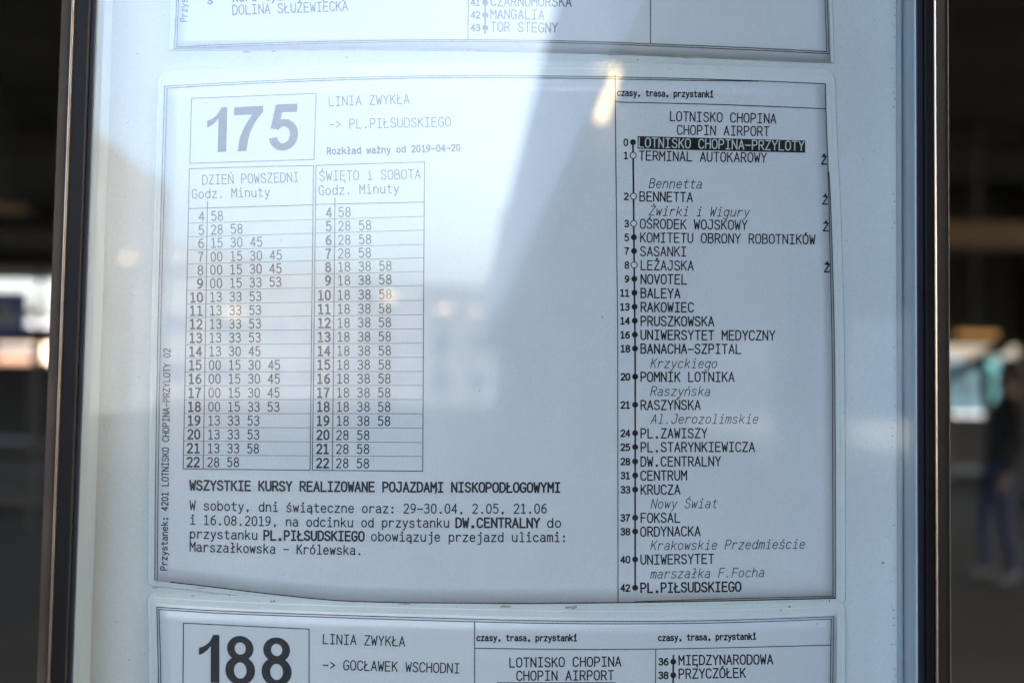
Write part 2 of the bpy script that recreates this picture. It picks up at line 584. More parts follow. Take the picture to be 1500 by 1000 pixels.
FONT = {
 'A': 'm0 0 l3 10 l6 0|m1.1 3.3 l4.9 3.3', 'B': 'm.2 0 l.2 10 l3.2 10 c5.4 10 5.4 7.8 c5.4 5.4 3.2 5.4 l.2 5.4|m3.2 5.4 c5.9 5.4 5.9 2.7 c5.9 0 3.2 0 l.2 0',
 'C': 'm5.8 8 c5.4 10 3.2 10 c.1 10 .1 6.5 l.1 3.5 c.1 0 3.2 0 c5.4 0 5.8 2', 'D': 'm.2 0 l.2 10 l2.4 10 c5.9 10 5.9 6.4 l5.9 3.6 c5.9 0 2.4 0 l.2 0',
 'E': 'm5.6 10 l.3 10 l.3 0 l5.8 0|m.3 5.3 l4.9 5.3', 'F': 'm5.8 10 l.5 10 l.5 0|m.5 5.2 l5 5.2',
 'G': 'm5.7 8.1 c5.3 10 3.2 10 c.1 10 .1 6.5 l.1 3.5 c.1 0 3.1 0 c5.8 0 5.8 2.4 l5.8 4.6 l3.5 4.6', 'H': 'm.2 10 l.2 0|m5.8 10 l5.8 0|m.2 5.3 l5.8 5.3',
 'I': 'm.7 10 l5.3 10|m3 10 l3 0|m.7 0 l5.3 0', 'J': 'm2.2 10 l5.2 10 l5.2 3 c5.2 0 2.6 0 c.2 0 .1 2.6', 'K': 'm.3 0 l.3 10|m5.7 10 l.3 3.8|m2.3 5.9 l5.9 0',
 'L': 'm.5 10 l.5 0 l5.8 0', 'M': 'm.1 0 l.1 10 l3 4.4 l5.9 10 l5.9 0', 'N': 'm.2 0 l.2 10 l5.8 0 l5.8 10',
 'O': 'm3 10 c.1 10 .1 6.6 l.1 3.4 c.1 0 3 0 c5.9 0 5.9 3.4 l5.9 6.6 c5.9 10 3 10 z', 'P': 'm.3 0 l.3 10 l3.2 10 c5.8 10 5.8 7.3 c5.8 4.5 3.2 4.5 l.3 4.5',
 'R': 'm.3 0 l.3 10 l3.1 10 c5.7 10 5.7 7.4 c5.7 4.8 3.1 4.8 l.3 4.8|m3 4.8 l5.9 0',
 'S': 'm5.5 8.2 c5 10 3 10 c.3 10 .3 7.7 c.3 5.8 3 5.2 c5.8 4.5 5.8 2.5 c5.8 0 3 0 c.6 0 .1 2', 'T': 'm.1 10 l5.9 10|m3 10 l3 0',
 'U': 'm.2 10 l.2 3.2 c.2 0 3 0 c5.8 0 5.8 3.2 l5.8 10', 'V': 'm.1 10 l3 0 l5.9 10', 'W': 'm-.1 10 l1.3 0 l3 6.8 l4.7 0 l6.1 10',
 'Y': 'm.1 10 l3 4.8 l5.9 10|m3 4.8 l3 0', 'Z': 'm.4 10 l5.7 10 l.2 0 l5.9 0', 'X': 'm.2 10 l5.8 0|m.2 0 l5.8 10',
 '0': 'm3 10 c.4 10 .4 6.4 l.4 3.6 c.4 0 3 0 c5.6 0 5.6 3.6 l5.6 6.4 c5.6 10 3 10 z', '1': 'm.9 9 l3.1 10 l3.1 0|m.9 0 l5.4 0',
 '2': 'm.5 8.2 c.9 10 3 10 c5.5 10 5.5 7.5 c5.5 5.8 3.6 3.9 l.4 0 l5.7 0', '3': 'm.6 8.7 c1.2 10 3 10 c5.3 10 5.3 7.7 c5.3 5.4 2.9 5.4 l2.1 5.4|m2.9 5.4 c5.6 5.4 5.6 2.7 c5.6 0 2.9 0 c1 0 .4 1.4',
 '4': 'm4.4 0 l4.4 10 l.2 3 l5.9 3', '5': 'm5.2 10 l1.1 10 l.8 5.6 c1.8 6.5 3 6.5 c5.6 6.5 5.6 3.2 c5.6 0 2.9 0 c1 0 .5 1.3',
 '6': 'm5 9.7 c.5 10 .5 4 l.5 3.2 c.5 0 3.1 0 c5.6 0 5.6 3 c5.6 6 3.1 6 c.9 6 .5 3.6', '7': 'm.4 10 l5.6 10 c2.6 6 2.2 0',
 '8': 'm3 10 c.7 10 .7 7.7 c.7 5.3 3 5.3 c5.3 5.3 5.3 7.7 c5.3 10 3 10 z|m3 5.3 c.4 5.3 .4 2.6 c.4 0 3 0 c5.6 0 5.6 2.6 c5.6 5.3 3 5.3 z',
 '9': 'm1 .3 c5.5 0 5.5 6 l5.5 6.8 c5.5 10 2.9 10 c.4 10 .4 7 c.4 4 2.9 4 c5.1 4 5.5 6.4',
 'a': 'm.9 6.2 c1.4 7 3 7 c5.2 7 5.2 4.9 l5.2 .9 c5.2 0 5.9 0|m5.2 4 l2.9 4 c.2 4 .2 2 c.2 0 2.5 0 c4.6 0 5.2 1.8',
 'b': 'm.4 10 l.4 0|m.4 3.5 c.5 7 3.1 7 c5.7 7 5.7 3.5 c5.7 0 3.1 0 c.5 0 .4 3.5', 'c': 'm5.4 5.6 c5 7 3.1 7 c.3 7 .3 3.5 c.3 0 3.1 0 c5 0 5.5 1.4',
 'd': 'm5.6 10 l5.6 0|m5.6 3.5 c5.5 7 2.9 7 c.3 7 .3 3.5 c.3 0 2.9 0 c5.5 0 5.6 3.5', 'e': 'm.4 3.7 l5.6 3.7 c5.6 7 3 7 c.3 7 .3 3.5 c.3 0 3.1 0 c4.8 0 5.4 1.2',
 'f': 'm5.5 9.8 c2.8 10.4 2.8 8 l2.8 0|m.5 6.7 l5 6.7', 'g': 'm5.6 3.6 c5.5 7 2.9 7 c.3 7 .3 3.6 c.3 .2 2.9 .2 c5.5 .2 5.6 3.6|m5.6 7 l5.6 -.6 c5.6 -3 3 -3 c1.2 -3 .7 -2.2',
 'h': 'm.4 10 l.4 0|m.4 4.2 c.8 7 3.2 7 c5.5 7 5.5 4.6 l5.5 0', 'i': 'm1.1 7 l3.2 7 l3.2 0|m.8 0 l5.5 0|d3.1 9.6', 'j': 'm1.6 7 l4.4 7 l4.4 -1 c4.4 -3 2.6 -3 l1.2 -2.8|d4.4 9.6',
 'k': 'm.6 10 l.6 0|m5.2 7 l.6 2.8|m2.4 4.4 l5.7 0', 'l': 'm1.1 10 l3.2 10 l3.2 0|m.8 0 l5.5 0',
 'm': 'm.1 7 l.1 0|m.1 5.2 c.4 7 1.7 7 c3 7 3 5.4 l3 0|m3 5.2 c3.3 7 4.6 7 c5.9 7 5.9 5.4 l5.9 0', 'n': 'm.5 7 l.5 0|m.5 4.4 c.9 7 3.2 7 c5.5 7 5.5 4.6 l5.5 0',
 'o': 'm3 7 c.3 7 .3 3.5 c.3 0 3 0 c5.7 0 5.7 3.5 c5.7 7 3 7 z', 'p': 'm.4 7 l.4 -3|m.4 3.5 c.5 7 3.1 7 c5.7 7 5.7 3.5 c5.7 0 3.1 0 c.5 0 .4 3.5',
 'r': 'm.9 7 l.9 0|m.9 4.2 c1.5 7 3.8 7 c5.2 7 5.5 5.8', 's': 'm5.2 5.8 c4.9 7 3 7 c.6 7 .6 5.3 c.6 4 3 3.6 c5.5 3.2 5.5 1.7 c5.5 0 3 0 c.8 0 .4 1.3',
 't': 'm2.4 9.2 l2.4 2 c2.4 0 4 0 l5.4 .4|m.4 6.8 l5.2 6.8', 'u': 'm.5 7 l.5 2.6 c.5 0 2.9 0 c5.1 0 5.5 2.6|m5.5 7 l5.5 0', 'w': 'm0 7 l1.4 0 l3 5.6 l4.6 0 l6 7',
 'y': 'm.4 7 l3.2 .2|m5.7 7 l3.2 .2 l2.4 -1.8 c1.9 -3 .6 -3', 'z': 'm.6 7 l5.4 7 l.5 0 l5.6 0', 'q': 'm3 7',
 '.': 'd3 .5', ',': 'd3 .6|m3.2 .3 l2.6 -1.2', ':': 'd3 .6|d3 5.8', '-': 'm.1 4.4 l5.9 4.4', '>': 'm.8 7.6 l5.4 4.6 l.8 1.6', ' ': '',
}
ACC = {'Ł': ('L', 'm-.7 3.8 l3 6.6'), 'ł': ('l', 'm1.2 3.8 l5.2 6.4'), 'Ś': ('S', 'm2.5 11.1 l4 12.4'), 'ś': ('s', 'm2.6 8.4 l4.2 10.2'), 'Ń': ('N', 'm2.5 11.1 l4 12.4'),
       'ń': ('n', 'm2.6 8.4 l4.2 10.2'), 'Ó': ('O', 'm2.5 11.1 l4 12.4'), 'ó': ('o', 'm2.6 8.4 l4.2 10.2'), 'Ż': ('Z', 'd3 12'), 'ż': ('z', 'd3 9.2'),
       'Ę': ('E', 'm5 0 c3.8 -1.6 5.8 -2.2'), 'ę': ('e', 'm4 0 c3 -1.8 5 -2.2'), 'Ą': ('A', 'm5.6 0 c4.2 -1.6 6 -2.2'), 'ą': ('a', 'm4.8 0 c3.8 -1.8 5.6 -2.2'), 'ć': ('c', 'm2.6 8.4 l4.2 10.2')}
GLY = {}


def glyph(ch):
    if ch in GLY:
        return GLY[ch]
    src = FONT[ACC[ch][0]] + '|' + ACC[ch][1] if ch in ACC else FONT[ch]
    out = []
    for s in [q for q in src.split('|') if q]:
        if s[0] == 'd':
            x, y = [float(k) for k in s[1:].split()]
            out.append(('d', [(x, y)], False))
            continue
        cmds, cur = [], None
        for tk in s.split():
            if tk[0] in 'mlcz':
                cur = [tk[0]]
                cmds.append(cur)
                if len(tk) > 1:
                    cur.append(float(tk[1:]))
            else:
                cur.append(float(tk))
        pts, closed = [], False
        for c in cmds:
            if c[0] in 'ml':
                pts.append((c[1], c[2]))
            elif c[0] == 'z':
                closed = True
            else:
                p0, cc, p1 = pts[-1], (c[1], c[2]), (c[3], c[4])
                k = .58
                a = tuple(p0[i] + (cc[i] - p0[i]) * k for i in (0, 1))
                b = tuple(p1[i] + (cc[i] - p1[i]) * k for i in (0, 1))
                for q in range(1, 6):
                    s_ = q / 5
                    pts.append(tuple((1 - s_) ** 3 * p0[i] + 3 * s_ * (1 - s_) ** 2 * a[i] + 3 * s_ * s_ * (1 - s_) * b[i] + s_ ** 3 * p1[i] for i in (0, 1)))
        out.append(('s', pts, closed))
    GLY[ch] = out
    return out


def text(sh, s, x0, y0, x1, y1, cap=13.3, wt=1.5, italic=False, sag=0.0, name='text_line', m='ink', parent=None, lift=.00012, label=None, gw=.74):
    """a line of letters from the left end of its baseline to the right end (photo pixels on the sheet)"""
    dx, dy = x1 - x0, y1 - y0
    L = math.hypot(dx, dy)
    ex, ey = dx / L, dy / L
    adv = L / (len(s) - (1 - gw))
    gwid = adv * gw
    wt *= 1.16 if (m != 'ink' or y0 < 400) else 1.3
    mb = MB()
    for i, ch in enumerate(s):
        bx = adv * i
        jx, jy = random.uniform(-.12, .12), random.uniform(-.12, .12)
        for kind, pts, closed in glyph(ch):
            def mapp(p):
                lx = bx + p[0] / 6 * gwid + jx
                ly = p[1] / 10 * cap + jy
                if italic:
                    lx += ly * .22
                f = lx / L
                sg = sag * 4 * f * (1 - f)
                return (x0 + ex * lx + ey * ly, y0 + ey * lx - ex * ly + sg)
            if kind == 'd':
                c = pts[0]
                r = wt * .8
                cx, cy = mapp(c)
                ribbon(mb, sh, [(cx - r, cy), (cx + r, cy)], r * 2.1, cap=False, lift=lift)
            else:
                ribbon(mb, sh, [mapp(p) for p in pts], wt, closed, lift=lift)
    o = mb.build(name, M[m], parent or sh.root)
    if label:
        o['label'] = label
    return o


def line(mb, sh, pts, wd, smooth=True, lift=.00010):
    q = cr(pts, 8) if smooth and len(pts) > 2 else pts
    L = sum(math.hypot(b[0] - a[0], b[1] - a[1]) for a, b in zip(q, q[1:]))
    ribbon(mb, sh, res(q, max(1, int(L / 18))), wd, cap=True, lift=lift)


def lines(sh, name, sets, wd, m='ink', parent=None):
    mb = MB()
    for s in sets:
        line(mb, sh, s, wd)
    return mb.build(name, M[m], parent or sh.root)


def disc(sh, cx, cy, r, parent, hollow=False):
    mb = MB()
    n = 18
    an = [2 * math.pi * i / n for i in range(n)]
    if not hollow:
        mb.poly([sh.W(cx + r * math.cos(a), cy + r * math.sin(a), .00018) for a in an])
        return mb.build('stop_marker', M['ink'], parent)
    mb.poly([sh.W(cx + r * math.cos(a), cy + r * math.sin(a), .00016) for a in an], 1)
    ribbon(mb, sh, [(cx + r * math.cos(a), cy + r * math.sin(a)) for a in an], 1.3, True, lift=.00018)
    return mb.build('stop_marker', [M['ink'], M['paper']], parent)


def bigdigit(sh, ch, tl, tr, bl, parent, name='digit'):
    """a heavy grotesque numeral in the box tl, tr, bl (photo pixels); local box 0..10 wide, 0..16 high"""
    def mp_(x, y):
        u, v = x / 10, 1 - y / 16
        return (tl[0] + (tr[0] - tl[0]) * u + (bl[0] - tl[0]) * v, tl[1] + (tr[1] - tl[1]) * u + (bl[1] - tl[1]) * v)
    mb = MB()

    def fill(pts, lf=.00014):
        mb.poly([sh.W(*mp_(x, y), lf) for x, y in pts])

    def ellring(cx, cy, rx, ry, ix, iy, a0=0, a1=360, n=40, lf=.00014, cxi=None, cyi=None):
        cxi = cx if cxi is None else cxi
        cyi = cy if cyi is None else cyi
        for i in range(n):
            q = []
            for k in (i, i + 1):
                a = rad(a0 + (a1 - a0) * k / n)
                q.append(((cx + rx * math.cos(a), cy + ry * math.sin(a)), (cxi + ix * math.cos(a), cyi + iy * math.sin(a))))
            fill([q[0][0], q[1][0], q[1][1], q[0][1]], lf)
    if ch == '1':
        fill([(6.0, 0), (10, 0), (10, 16), (7.2, 16), (6.0, 13.6)])
        c = cr([(7.2, 16), (5.6, 13.8), (3.2, 12.2), (0.6, 11.4)], 5)
        d = cr([(6.0, 12.2), (4.6, 10.9), (2.4, 9.6), (0.6, 9.0)], 5)
        for i in range(len(c) - 1):
            fill([c[i], c[i + 1], d[i + 1], d[i]], .00015)
    elif ch == '7':
        fill([(0, 16), (10, 16), (10, 13.9), (9.2, 13.1), (0, 13.1)])
        c = cr([(10, 13.9), (7.2, 9.9), (5.3, 5.0), (4.6, 0)], 6)
        d = cr([(6.4, 13.1), (3.9, 9.1), (2.2, 4.6), (1.6, 0)], 6)
        for i in range(len(c) - 1):
            fill([c[i], c[i + 1], d[i + 1], d[i]], .00015)
    elif ch == '5':
        fill([(2.0, 16), (9.4, 16), (9.4, 13.2), (4.2, 13.2), (3.7, 9.9), (3.0, 7.4), (.5, 7.8)][0:7])
        ellring(4.95, 5.35, 5.05, 5.5, 2.25, 2.95, 146, -152, 40, .00016)
        fill([(1.1, 7.6), (3.2, 7.3), (3.9, 10.3), (1.6, 10.6)], .000175)
        fill([(-.0, 4.2), (.5, 2.7), (3.0, 3.9), (2.8, 4.6)], .00018)
    elif ch == '8':
        ellring(5, 11.95, 4.45, 4.15, 1.85, 2.0, 0, 360, 44, .00014)
        ellring(5, 4.75, 5.0, 4.85, 2.1, 2.65, 0, 360, 44, .00016, 5, 4.7)
    return mb.build(name, M['ink'], parent)


# ------------------------------------------------------------------ sheet for line 175
def root_at(px, py, label):
    p = P(px, py, YB)
    return empty('timetable_sheet', tuple(p), label, 'timetable', 'laminated timetable sheets in the case')


r1 = root_at(725, 880, 'middle laminated timetable sheet with big 175 and its two departure tables')
s1 = Sheet(top=[(242.5, 126), (330, 121), (480, 114.5), (620, 111), (720, 110.5), (830, 111.5), (950, 113.5), (1090, 117.5), (1208.5, 122.5)],
           bottom=[(228, 850.5), (250, 852.5), (300, 858.5), (400, 870.5), (490, 879.5), (560, 882), (640, 883.2), (760, 883.8), (904, 882.8), (1060, 880), (1223.5, 876)],
           left=[(242.5, 126), (237, 300), (232.5, 480), (229, 700), (228, 850.5)],
           right=[(1209, 122.5), (1210, 160), (1213.6, 245), (1216.6, 300), (1219.8, 400), (1222, 500), (1223.3, 650), (1223.8, 876)], depth=YB - .0009, bulge=.0012, root=r1, m='paper')
s1.paper()
s1.laminate(12, 21, 15, 8)
# printed double border
lines(s1, 'printed_border', [
    [(p[0] - .3, p[1] + .4) for p in s1.T][::6], [(p[0] + 2, p[1] + 3.4) for p in s1.T if p[0] < 1070][::6] + [(1110, 119.2)],
    [(241.0, 126), (236, 300), (231.4, 480), (227.7, 700), (226.6, 849)], [(245, 129), (240, 300), (235.4, 480), (231.7, 700), (230.3, 850)],
    [(1214.2, 252), (1216.8, 300), (1220, 400), (1222.2, 500), (1223.6, 650), (1224, 876)], [(1209, 122.6), (1209.8, 160), (1212.8, 240), (1214.4, 300), (1216.6, 400), (1218.8, 500), (1219.7, 650), (1220.2, 873)],
    [(930, 880.6), (1060, 876.6), (1220.5, 872.5)]], 1.15)
lines(s1, 'printed_border', [[(250, 852), (300, 857.8), (400, 869.7), (490, 878.7), (560, 881.3), (640, 882.5), (760, 883), (904, 882), (1060, 879.3), (1224, 875.5)]], 1.5)
# route number box
nb = empty('route_number', None, parent=r1)
lines(s1, 'number_frame', [[(280.7, 144.3), (463, 137)], [(463, 137), (460, 233.7)], [(460, 233.7), (278, 239.4)], [(278, 239.4), (280.7, 144.3)]], 1.2, 'ink_soft', nb)
bigdigit(s1, '1', (302.3, 158.5), (332.9, 157), (300.6, 223.6), nb)
bigdigit(s1, '7', (343, 157.3), (385.3, 155.3), (341.6, 222), nb)
bigdigit(s1, '5', (395.5, 153.6), (438, 151.8), (393.4, 220.8), nb)
text(s1, 'LINIA ZWYKŁA', 481.7, 155.3, 599.3, 151.7, wt=1.2, m='ink_soft')
text(s1, '-> PL.PIŁSUDSKIEGO', 482, 188.6, 660, 185.2, wt=1.2, m='ink_soft')
text(s1, 'Rozkład ważny od 2019-04-20', 479.3, 226, 674, 221, cap=9.3, wt=1.6)
# departure tables
SG = MB
L1 = lambda y: 277.3 + (268.3 - 277.3) * (y - 247) / 439
L2 = lambda y: 304 + (297.7 - 304) * (y - 295) / 391
R1 = lambda y: 459.2 + (454.2 - 459.2) * (y - 243) / 445
LA = lambda y: 462.9 + (457.6 - 462.9) * (y - 243) / 445
LB = lambda y: 490.7 + (486.8 - 490.7) * (y - 290) / 400
RB = lambda y: 621.7 + (619.2 - 621.7) * (y - 237) / 452
c1 = [317, 337, 356.3, 376.6, 396, 415.3, 435.3, 455, 474.6, 494.6, 514.5, 534.4, 554.6, 575, 595.3, 615.5, 635.6, 656, 676.3]
c2 = [311.5, 331.5, 351.8, 371.6, 391.3, 411.2, 432.2, 452.6, 472.8, 493.3, 513.7, 534, 554.3, 574.8, 595.4, 616, 636.6, 657, 677.8]
yy = lambda r, x, d=0: (c1[r] + (c2[r] - c1[r]) * (x - 285) / (475 - 285)) + d
t1 = empty('departure_table', None, parent=r1)
t1['label'] = 'left hand table of weekday departures'
t2 = empty('departure_table', None, parent=r1)
t2['label'] = 'right hand table of holiday and Saturday departures'
lines(s1, 'table_frame', [[(277.3, 247.3), (368, 244.5), (459.2, 242.6)], [(277.3, 247.3), (268.3, 686.3)], [(459.2, 242.6), (454.2, 688.4)], [(268.3, 686.3), (454.2, 688.4)],
                          [(277, 305.6), (459, 300)], [(304, 295), (L2(686), 686.5)]], 1.25, 'ink', t1)
lines(s1, 'table_frame', [[(462.9, 242.5), (540, 239.8), (621.7, 237.3)], [(462.9, 242.5), (457.6, 688.4)], [(621.7, 237.3), (619.2, 689.7)], [(457.6, 688.4), (619.2, 689.7)],
                          [(462.7, 299.5), (621, 296)], [(490.7, 290), (LB(689), 689)]], 1.25, 'ink', t2)
hl1, hl2 = [], []
for r in range(18):
    d = 9.7 + .7 * r / 18
    hl1.append([(L1(c1[r]), yy(r, L1(c1[r]), d)), (R1(c1[r]), yy(r, R1(c1[r]), d))])
    hl2.append([(LA(c2[r]), yy(r, LA(c2[r]), d)), (RB(c2[r]), yy(r, RB(c2[r]), d))])
lines(s1, 'row_rule', hl1, .9, 'ink_hair', t1)
lines(s1, 'row_rule', hl2, .9, 'ink_hair', t2)
text(s1, 'DZIEŃ POWSZEDNI', 296.7, 270.2, 437.3, 265.9, wt=1.15, m='ink_soft', parent=t1, name='table_heading')
text(s1, 'Godz. Minuty', 281.7, 290.7, 395, 287.7, wt=1.2, m='ink_soft', parent=t1, name='table_heading')
text(s1, 'ŚWIĘTO i SOBOTA', 468.3, 264.5, 615.7, 261.7, wt=1.15, m='ink_soft', parent=t2, name='table_heading')
text(s1, 'Godz. Minuty', 467.3, 285.7, 584.3, 282.3, wt=1.2, m='ink_soft', parent=t2, name='table_heading')
A_, B_, C_, D_ = '13 33 53', '00 15 30 45', '00 15 33 53', '18 38 58'
m1 = ['58', '28 58', '15 30 45', B_, B_, C_, A_, A_, A_, A_, '13 30 45', B_, B_, B_, C_, A_, A_, '13 33 58', '28 58']
m2_ = ['58', '28 58', '28 58', '28 58'] + [D_] * 12 + ['28 58'] * 3
for r in range(19):
    hr = str(r + 4)
    for (tb, lx, vx, ms, adv, c) in ((t1, L1, L2, m1[r], 9.65, c1), (t2, LA, LB, m2_[r], 10.1, c2)):
        y = c[r]
        xa = lx(y) + (5.6 if tb is t1 else 5.8)
        ah = 10.2
        if len(hr) == 1:
            xa += ah
        n = len(hr)
        xe_ = xa + ah * (n - .26)
        text(s1, hr, xa, yy(r, xa, 6.7), xe_, yy(r, xe_, 6.7), cap=13.2, wt=2.0 if (tb is t2 or r > 4) else 1.5, parent=tb, name='hour')
        xm = vx(y) + (6.2 if tb is t1 else 5.6)
        xe_ = xm + adv * (len(ms) - .26)
        text(s1, ms, xm, yy(r, xm, 6.7), xe_, yy(r, xe_, 6.7), cap=13.2, wt=1.35, parent=tb, name='minutes')
# notes
text(s1, 'WSZYSTKIE KURSY REALIZOWANE POJAZDAMI NISKOPODŁOGOWYMI', 278.4, 717, 820.4, 720.4, cap=13.4, wt=2.1, sag=.7, name='note_line')
text(s1, 'W soboty, dni świąteczne oraz: 29-30.04, 2.05, 21.06', 278.4, 746, 800.6, 751, cap=13.2, wt=1.4, sag=2.0, name='note_line')
text(s1, 'i 16.08.2019, na odcinku od przystanku', 278.4, 767.2, 657.5, 771.7, cap=13.2, wt=1.4, sag=1.2, name='note_line')
text(s1, 'DW.CENTRALNY', 668, 771.7, 790, 772, cap=13.2, wt=2.1, name='note_line')
text(s1, 'do', 802, 771.9, 821.5, 771.8, cap=13.2, wt=1.4, name='note_line')
text(s1, 'przystanku', 278.4, 787.6, 376.5, 789.8, cap=13.2, wt=1.4, name='note_line')
text(s1, 'PL.PIŁSUDSKIEGO', 386.5, 790, 533, 791.6, cap=13.2, wt=2.1, name='note_line')
text(s1, 'obowiązuje przejazd ulicami:', 544, 791.6, 830, 792.8, cap=13.2, wt=1.4, sag=.4, name='note_line')
text(s1, 'Marszałkowska - Królewska.', 278.4, 806.6, 530, 811.8, cap=13.2, wt=1.4, sag=.7, name='note_line')
text(s1, 'Przystanek: 4201 LOTNISKO CHOPINA-PRZYLOTY 02', 244.5, 834.5, 249.3, 510.5, cap=9.2, wt=1.25, name='stop_code')
# stop list
sl = empty('stop_list', None, parent=r1)
lines(s1, 'column_rule', [[(901, 110.5), (903.4, 366), (904.8, 500), (905.3, 881)], [(902, 149.6), (1060, 153.6), (1209, 159.5)]], 1.25, 'ink', sl)
text(s1, 'czasy, trasa, przystanki', 904.5, 140.3, 1044.7, 142.7, cap=9, wt=1.5, parent=sl, name='column_heading')
text(s1, 'LOTNISKO CHOPINA', 981.3, 177, 1136.4, 180.6, parent=sl, name='destination_line')
text(s1, 'CHOPIN AIRPORT', 991.9, 197, 1126.5, 199.2, parent=sl, name='destination_line')
bar = MB()
bq = [(934, 199.6), (1060, 202.4), (1179.5, 205.9), (1179.3, 224), (1060, 220.6), (934, 218)]
for k in range(12):
    a, b2 = k / 12, (k + 1) / 12
    f = lambda s_, tp: (934 + 245.5 * s_, (199.6 + 6.3 * s_) if tp else (218 + 6 * s_))
    bar.poly([s1.W(*f(a, 1), .0001), s1.W(*f(b2, 1), .0001), s1.W(*f(b2, 0), .0001), s1.W(*f(a, 0), .0001)])
bar.build('highlight_bar', M['ink'], sl)
text(s1, 'LOTNISKO CHOPINA-PRZYLOTY', 935.6, 215.4, 1177.4, 220.6, wt=1.5, parent=sl, name='stop_name', m='reversed', lift=.0002, label='stop name in pale letters on a black bar')
stops = [(1, 'TERMINAL AUTOKAROWY', 234.7, 1), (2, 'BENNETTA', 294.5, 1), (3, 'OŚRODEK WOJSKOWY', 334.4, 1), (5, 'KOMITETU OBRONY ROBOTNIKÓW', 354.5, 0), (7, 'SASANKI', 374.6, 0),
         (8, 'LEŻAJSKA', 395, 1), (9, 'NOVOTEL', 415.4, 0), (11, 'BALEYA', 435.8, 0), (13, 'RAKOWIEC', 456.2, 0), (14, 'PRUSZKOWSKA', 476.6, 0), (16, 'UNIWERSYTET MEDYCZNY', 497, 0),
         (18, 'BANACHA-SZPITAL', 517.2, 0), (20, 'POMNIK LOTNIKA', 558.4, 0), (21, 'RASZYŃSKA', 599.6, 0), (24, 'PL.ZAWISZY', 641.0, 0), (25, 'PL.STARYNKIEWICZA', 661.4, 0),
         (28, 'DW.CENTRALNY', 682.4, 0), (31, 'CENTRUM', 702.9, 0), (33, 'KRUCZA', 723.6, 0), (37, 'FOKSAL', 764.8, 0), (38, 'ORDYNACKA', 784.9, 0), (40, 'UNIWERSYTET', 825.8, 0),
         (42, 'PL.PIŁSUDSKIEGO', 867.2, 0)]
slope = lambda y: .018 - (y - 215) * 4.85e-5
lx_ = lambda y: 927.2 + 3.2 * min(1, (y - 205) / 330)
lines(s1, 'route_line', [[(lx_(y), y) for y in (208, 330, 450, 535, 700, 860.5)]], 2.5, 'ink', sl)


def stop(tm, nm, y, hollow):
    my = y - 7
    disc(s1, lx_(my), my, 4.5 if hollow else 4.4, sl, hollow)
    x0 = 936.2 + 2.6 * min(1, (y - 215) / 200)
    if nm:
        n = len(nm)
        x1 = x0 + 9.93 * (n - .26)
        text(s1, nm, x0, y, x1, y + slope(y) * (x1 - x0), wt=1.55 if y < 860 else 1.9, parent=sl, name='stop_name')
    ts = str(tm)
    x1 = 919.4 + 3.2 * min(1, (y - 205) / 330)
    x0 = x1 - 7.3 * (len(ts) - .2)
    text(s1, ts, x0, my + 4.9, x1, my + 5, cap=9.3, wt=1.7, parent=sl, name='stop_time', gw=.8)


stop(0, '', 215.5, 0)
for q in stops:
    stop(*q)
for nm, x, y in (('Bennetta', 950.5, 275), ('Żwirki i Wigury', 950.5, 315.4), ('Krzyckiego', 952.8, 538.4), ('Raszyńska', 952.8, 579.2), ('Al.Jerozolimskie', 953.5, 620), ('Nowy Świat', 953.2, 744),
                 ('Krakowskie Przedmieście', 952.8, 805), ('marszałka F.Focha', 952.8, 846.4)):
    n = len(nm)
    x1 = x + 9.9 * (n - .26)
    text(s1, nm, x, y, x1, y + slope(y) * (x1 - x), wt=1.1, italic=True, parent=sl, name='street_name', m='ink_soft')
for x, y in ((1203.2, 240.4), (1204.8, 299), (1205.8, 338), (1207.5, 398)):
    text(s1, 'Ż', x, y, x + 7.4, y + .2, cap=11.2, wt=1.7, parent=sl, name='request_stop_letter', gw=1.0)

# ------------------------------------------------------------------ sheet for line 188
r2 = root_at(725, 1640, 'lowest laminated timetable sheet with big 188 in a box')
s2 = Sheet(top=[(227.5, 884.5), (330, 890.5), (490, 896.5), (640, 900.5), (760, 903.3), (880, 905), (1000, 904.5), (1110, 901.8), (1226, 898)],
           bottom=[(232, 1640), (725, 1660), (1222, 1640)], left=[(227.5, 884.5), (230, 1000), (232, 1640)], right=[(1226, 898), (1225.5, 1000), (1222, 1640)],
           depth=YB - .0013, bulge=.0008, root=r2, m='paper')
s2.paper()
s2.laminate(12, 19, 13, 10)
lines(s2, 'printed_border', [
    [(229.5, 888.7), (330, 894.5), (490, 900.3), (640, 904.7), (760, 908), (880, 909.5), (1000, 909), (1110, 906.5), (1221.5, 902.5)],
    [(232.5, 892), (330, 898), (490, 903.8), (640, 908.5), (760, 911.5), (880, 913), (1000, 912.5), (1110, 910), (1218, 906)],
    [(229.8, 888.7), (231.5, 960), (232.5, 1040), (234, 1300)], [(232.7, 892), (234.8, 960), (235.8, 1040), (237, 1300)],
    [(1221, 902.5), (1220.5, 960), (1219.5, 1040), (1218, 1300)], [(1217.6, 906), (1217, 960), (1216, 1040), (1215, 1300)]], 1.2)
nb = empty('route_number', None, parent=r2)
lines(s2, 'number_frame', [[(268.7, 912), (452.7, 920.8)], [(452.7, 920.8), (452.7, 1018)], [(452.7, 1018), (268, 1012)], [(268, 1012), (268.7, 912)]], 1.3, 'ink', nb)
bigdigit(s2, '1', (289.6, 927.8), (321.3, 929.4), (289.6, 998), nb)
bigdigit(s2, '8', (330.2, 930), (373.8, 932.2), (330, 1001), nb)
bigdigit(s2, '8', (383.2, 932.2), (427.4, 934.4), (383, 1003), nb)
text(s2, 'LINIA ZWYKŁA', 472.9, 942, 592.6, 945.6, wt=1.3, cap=13.6)
text(s2, '-> GOCŁAWEK WSCHODNI', 473, 979.4, 672.8, 985, wt=1.3, cap=13.6)
sl = empty('stop_list', None, parent=r2)
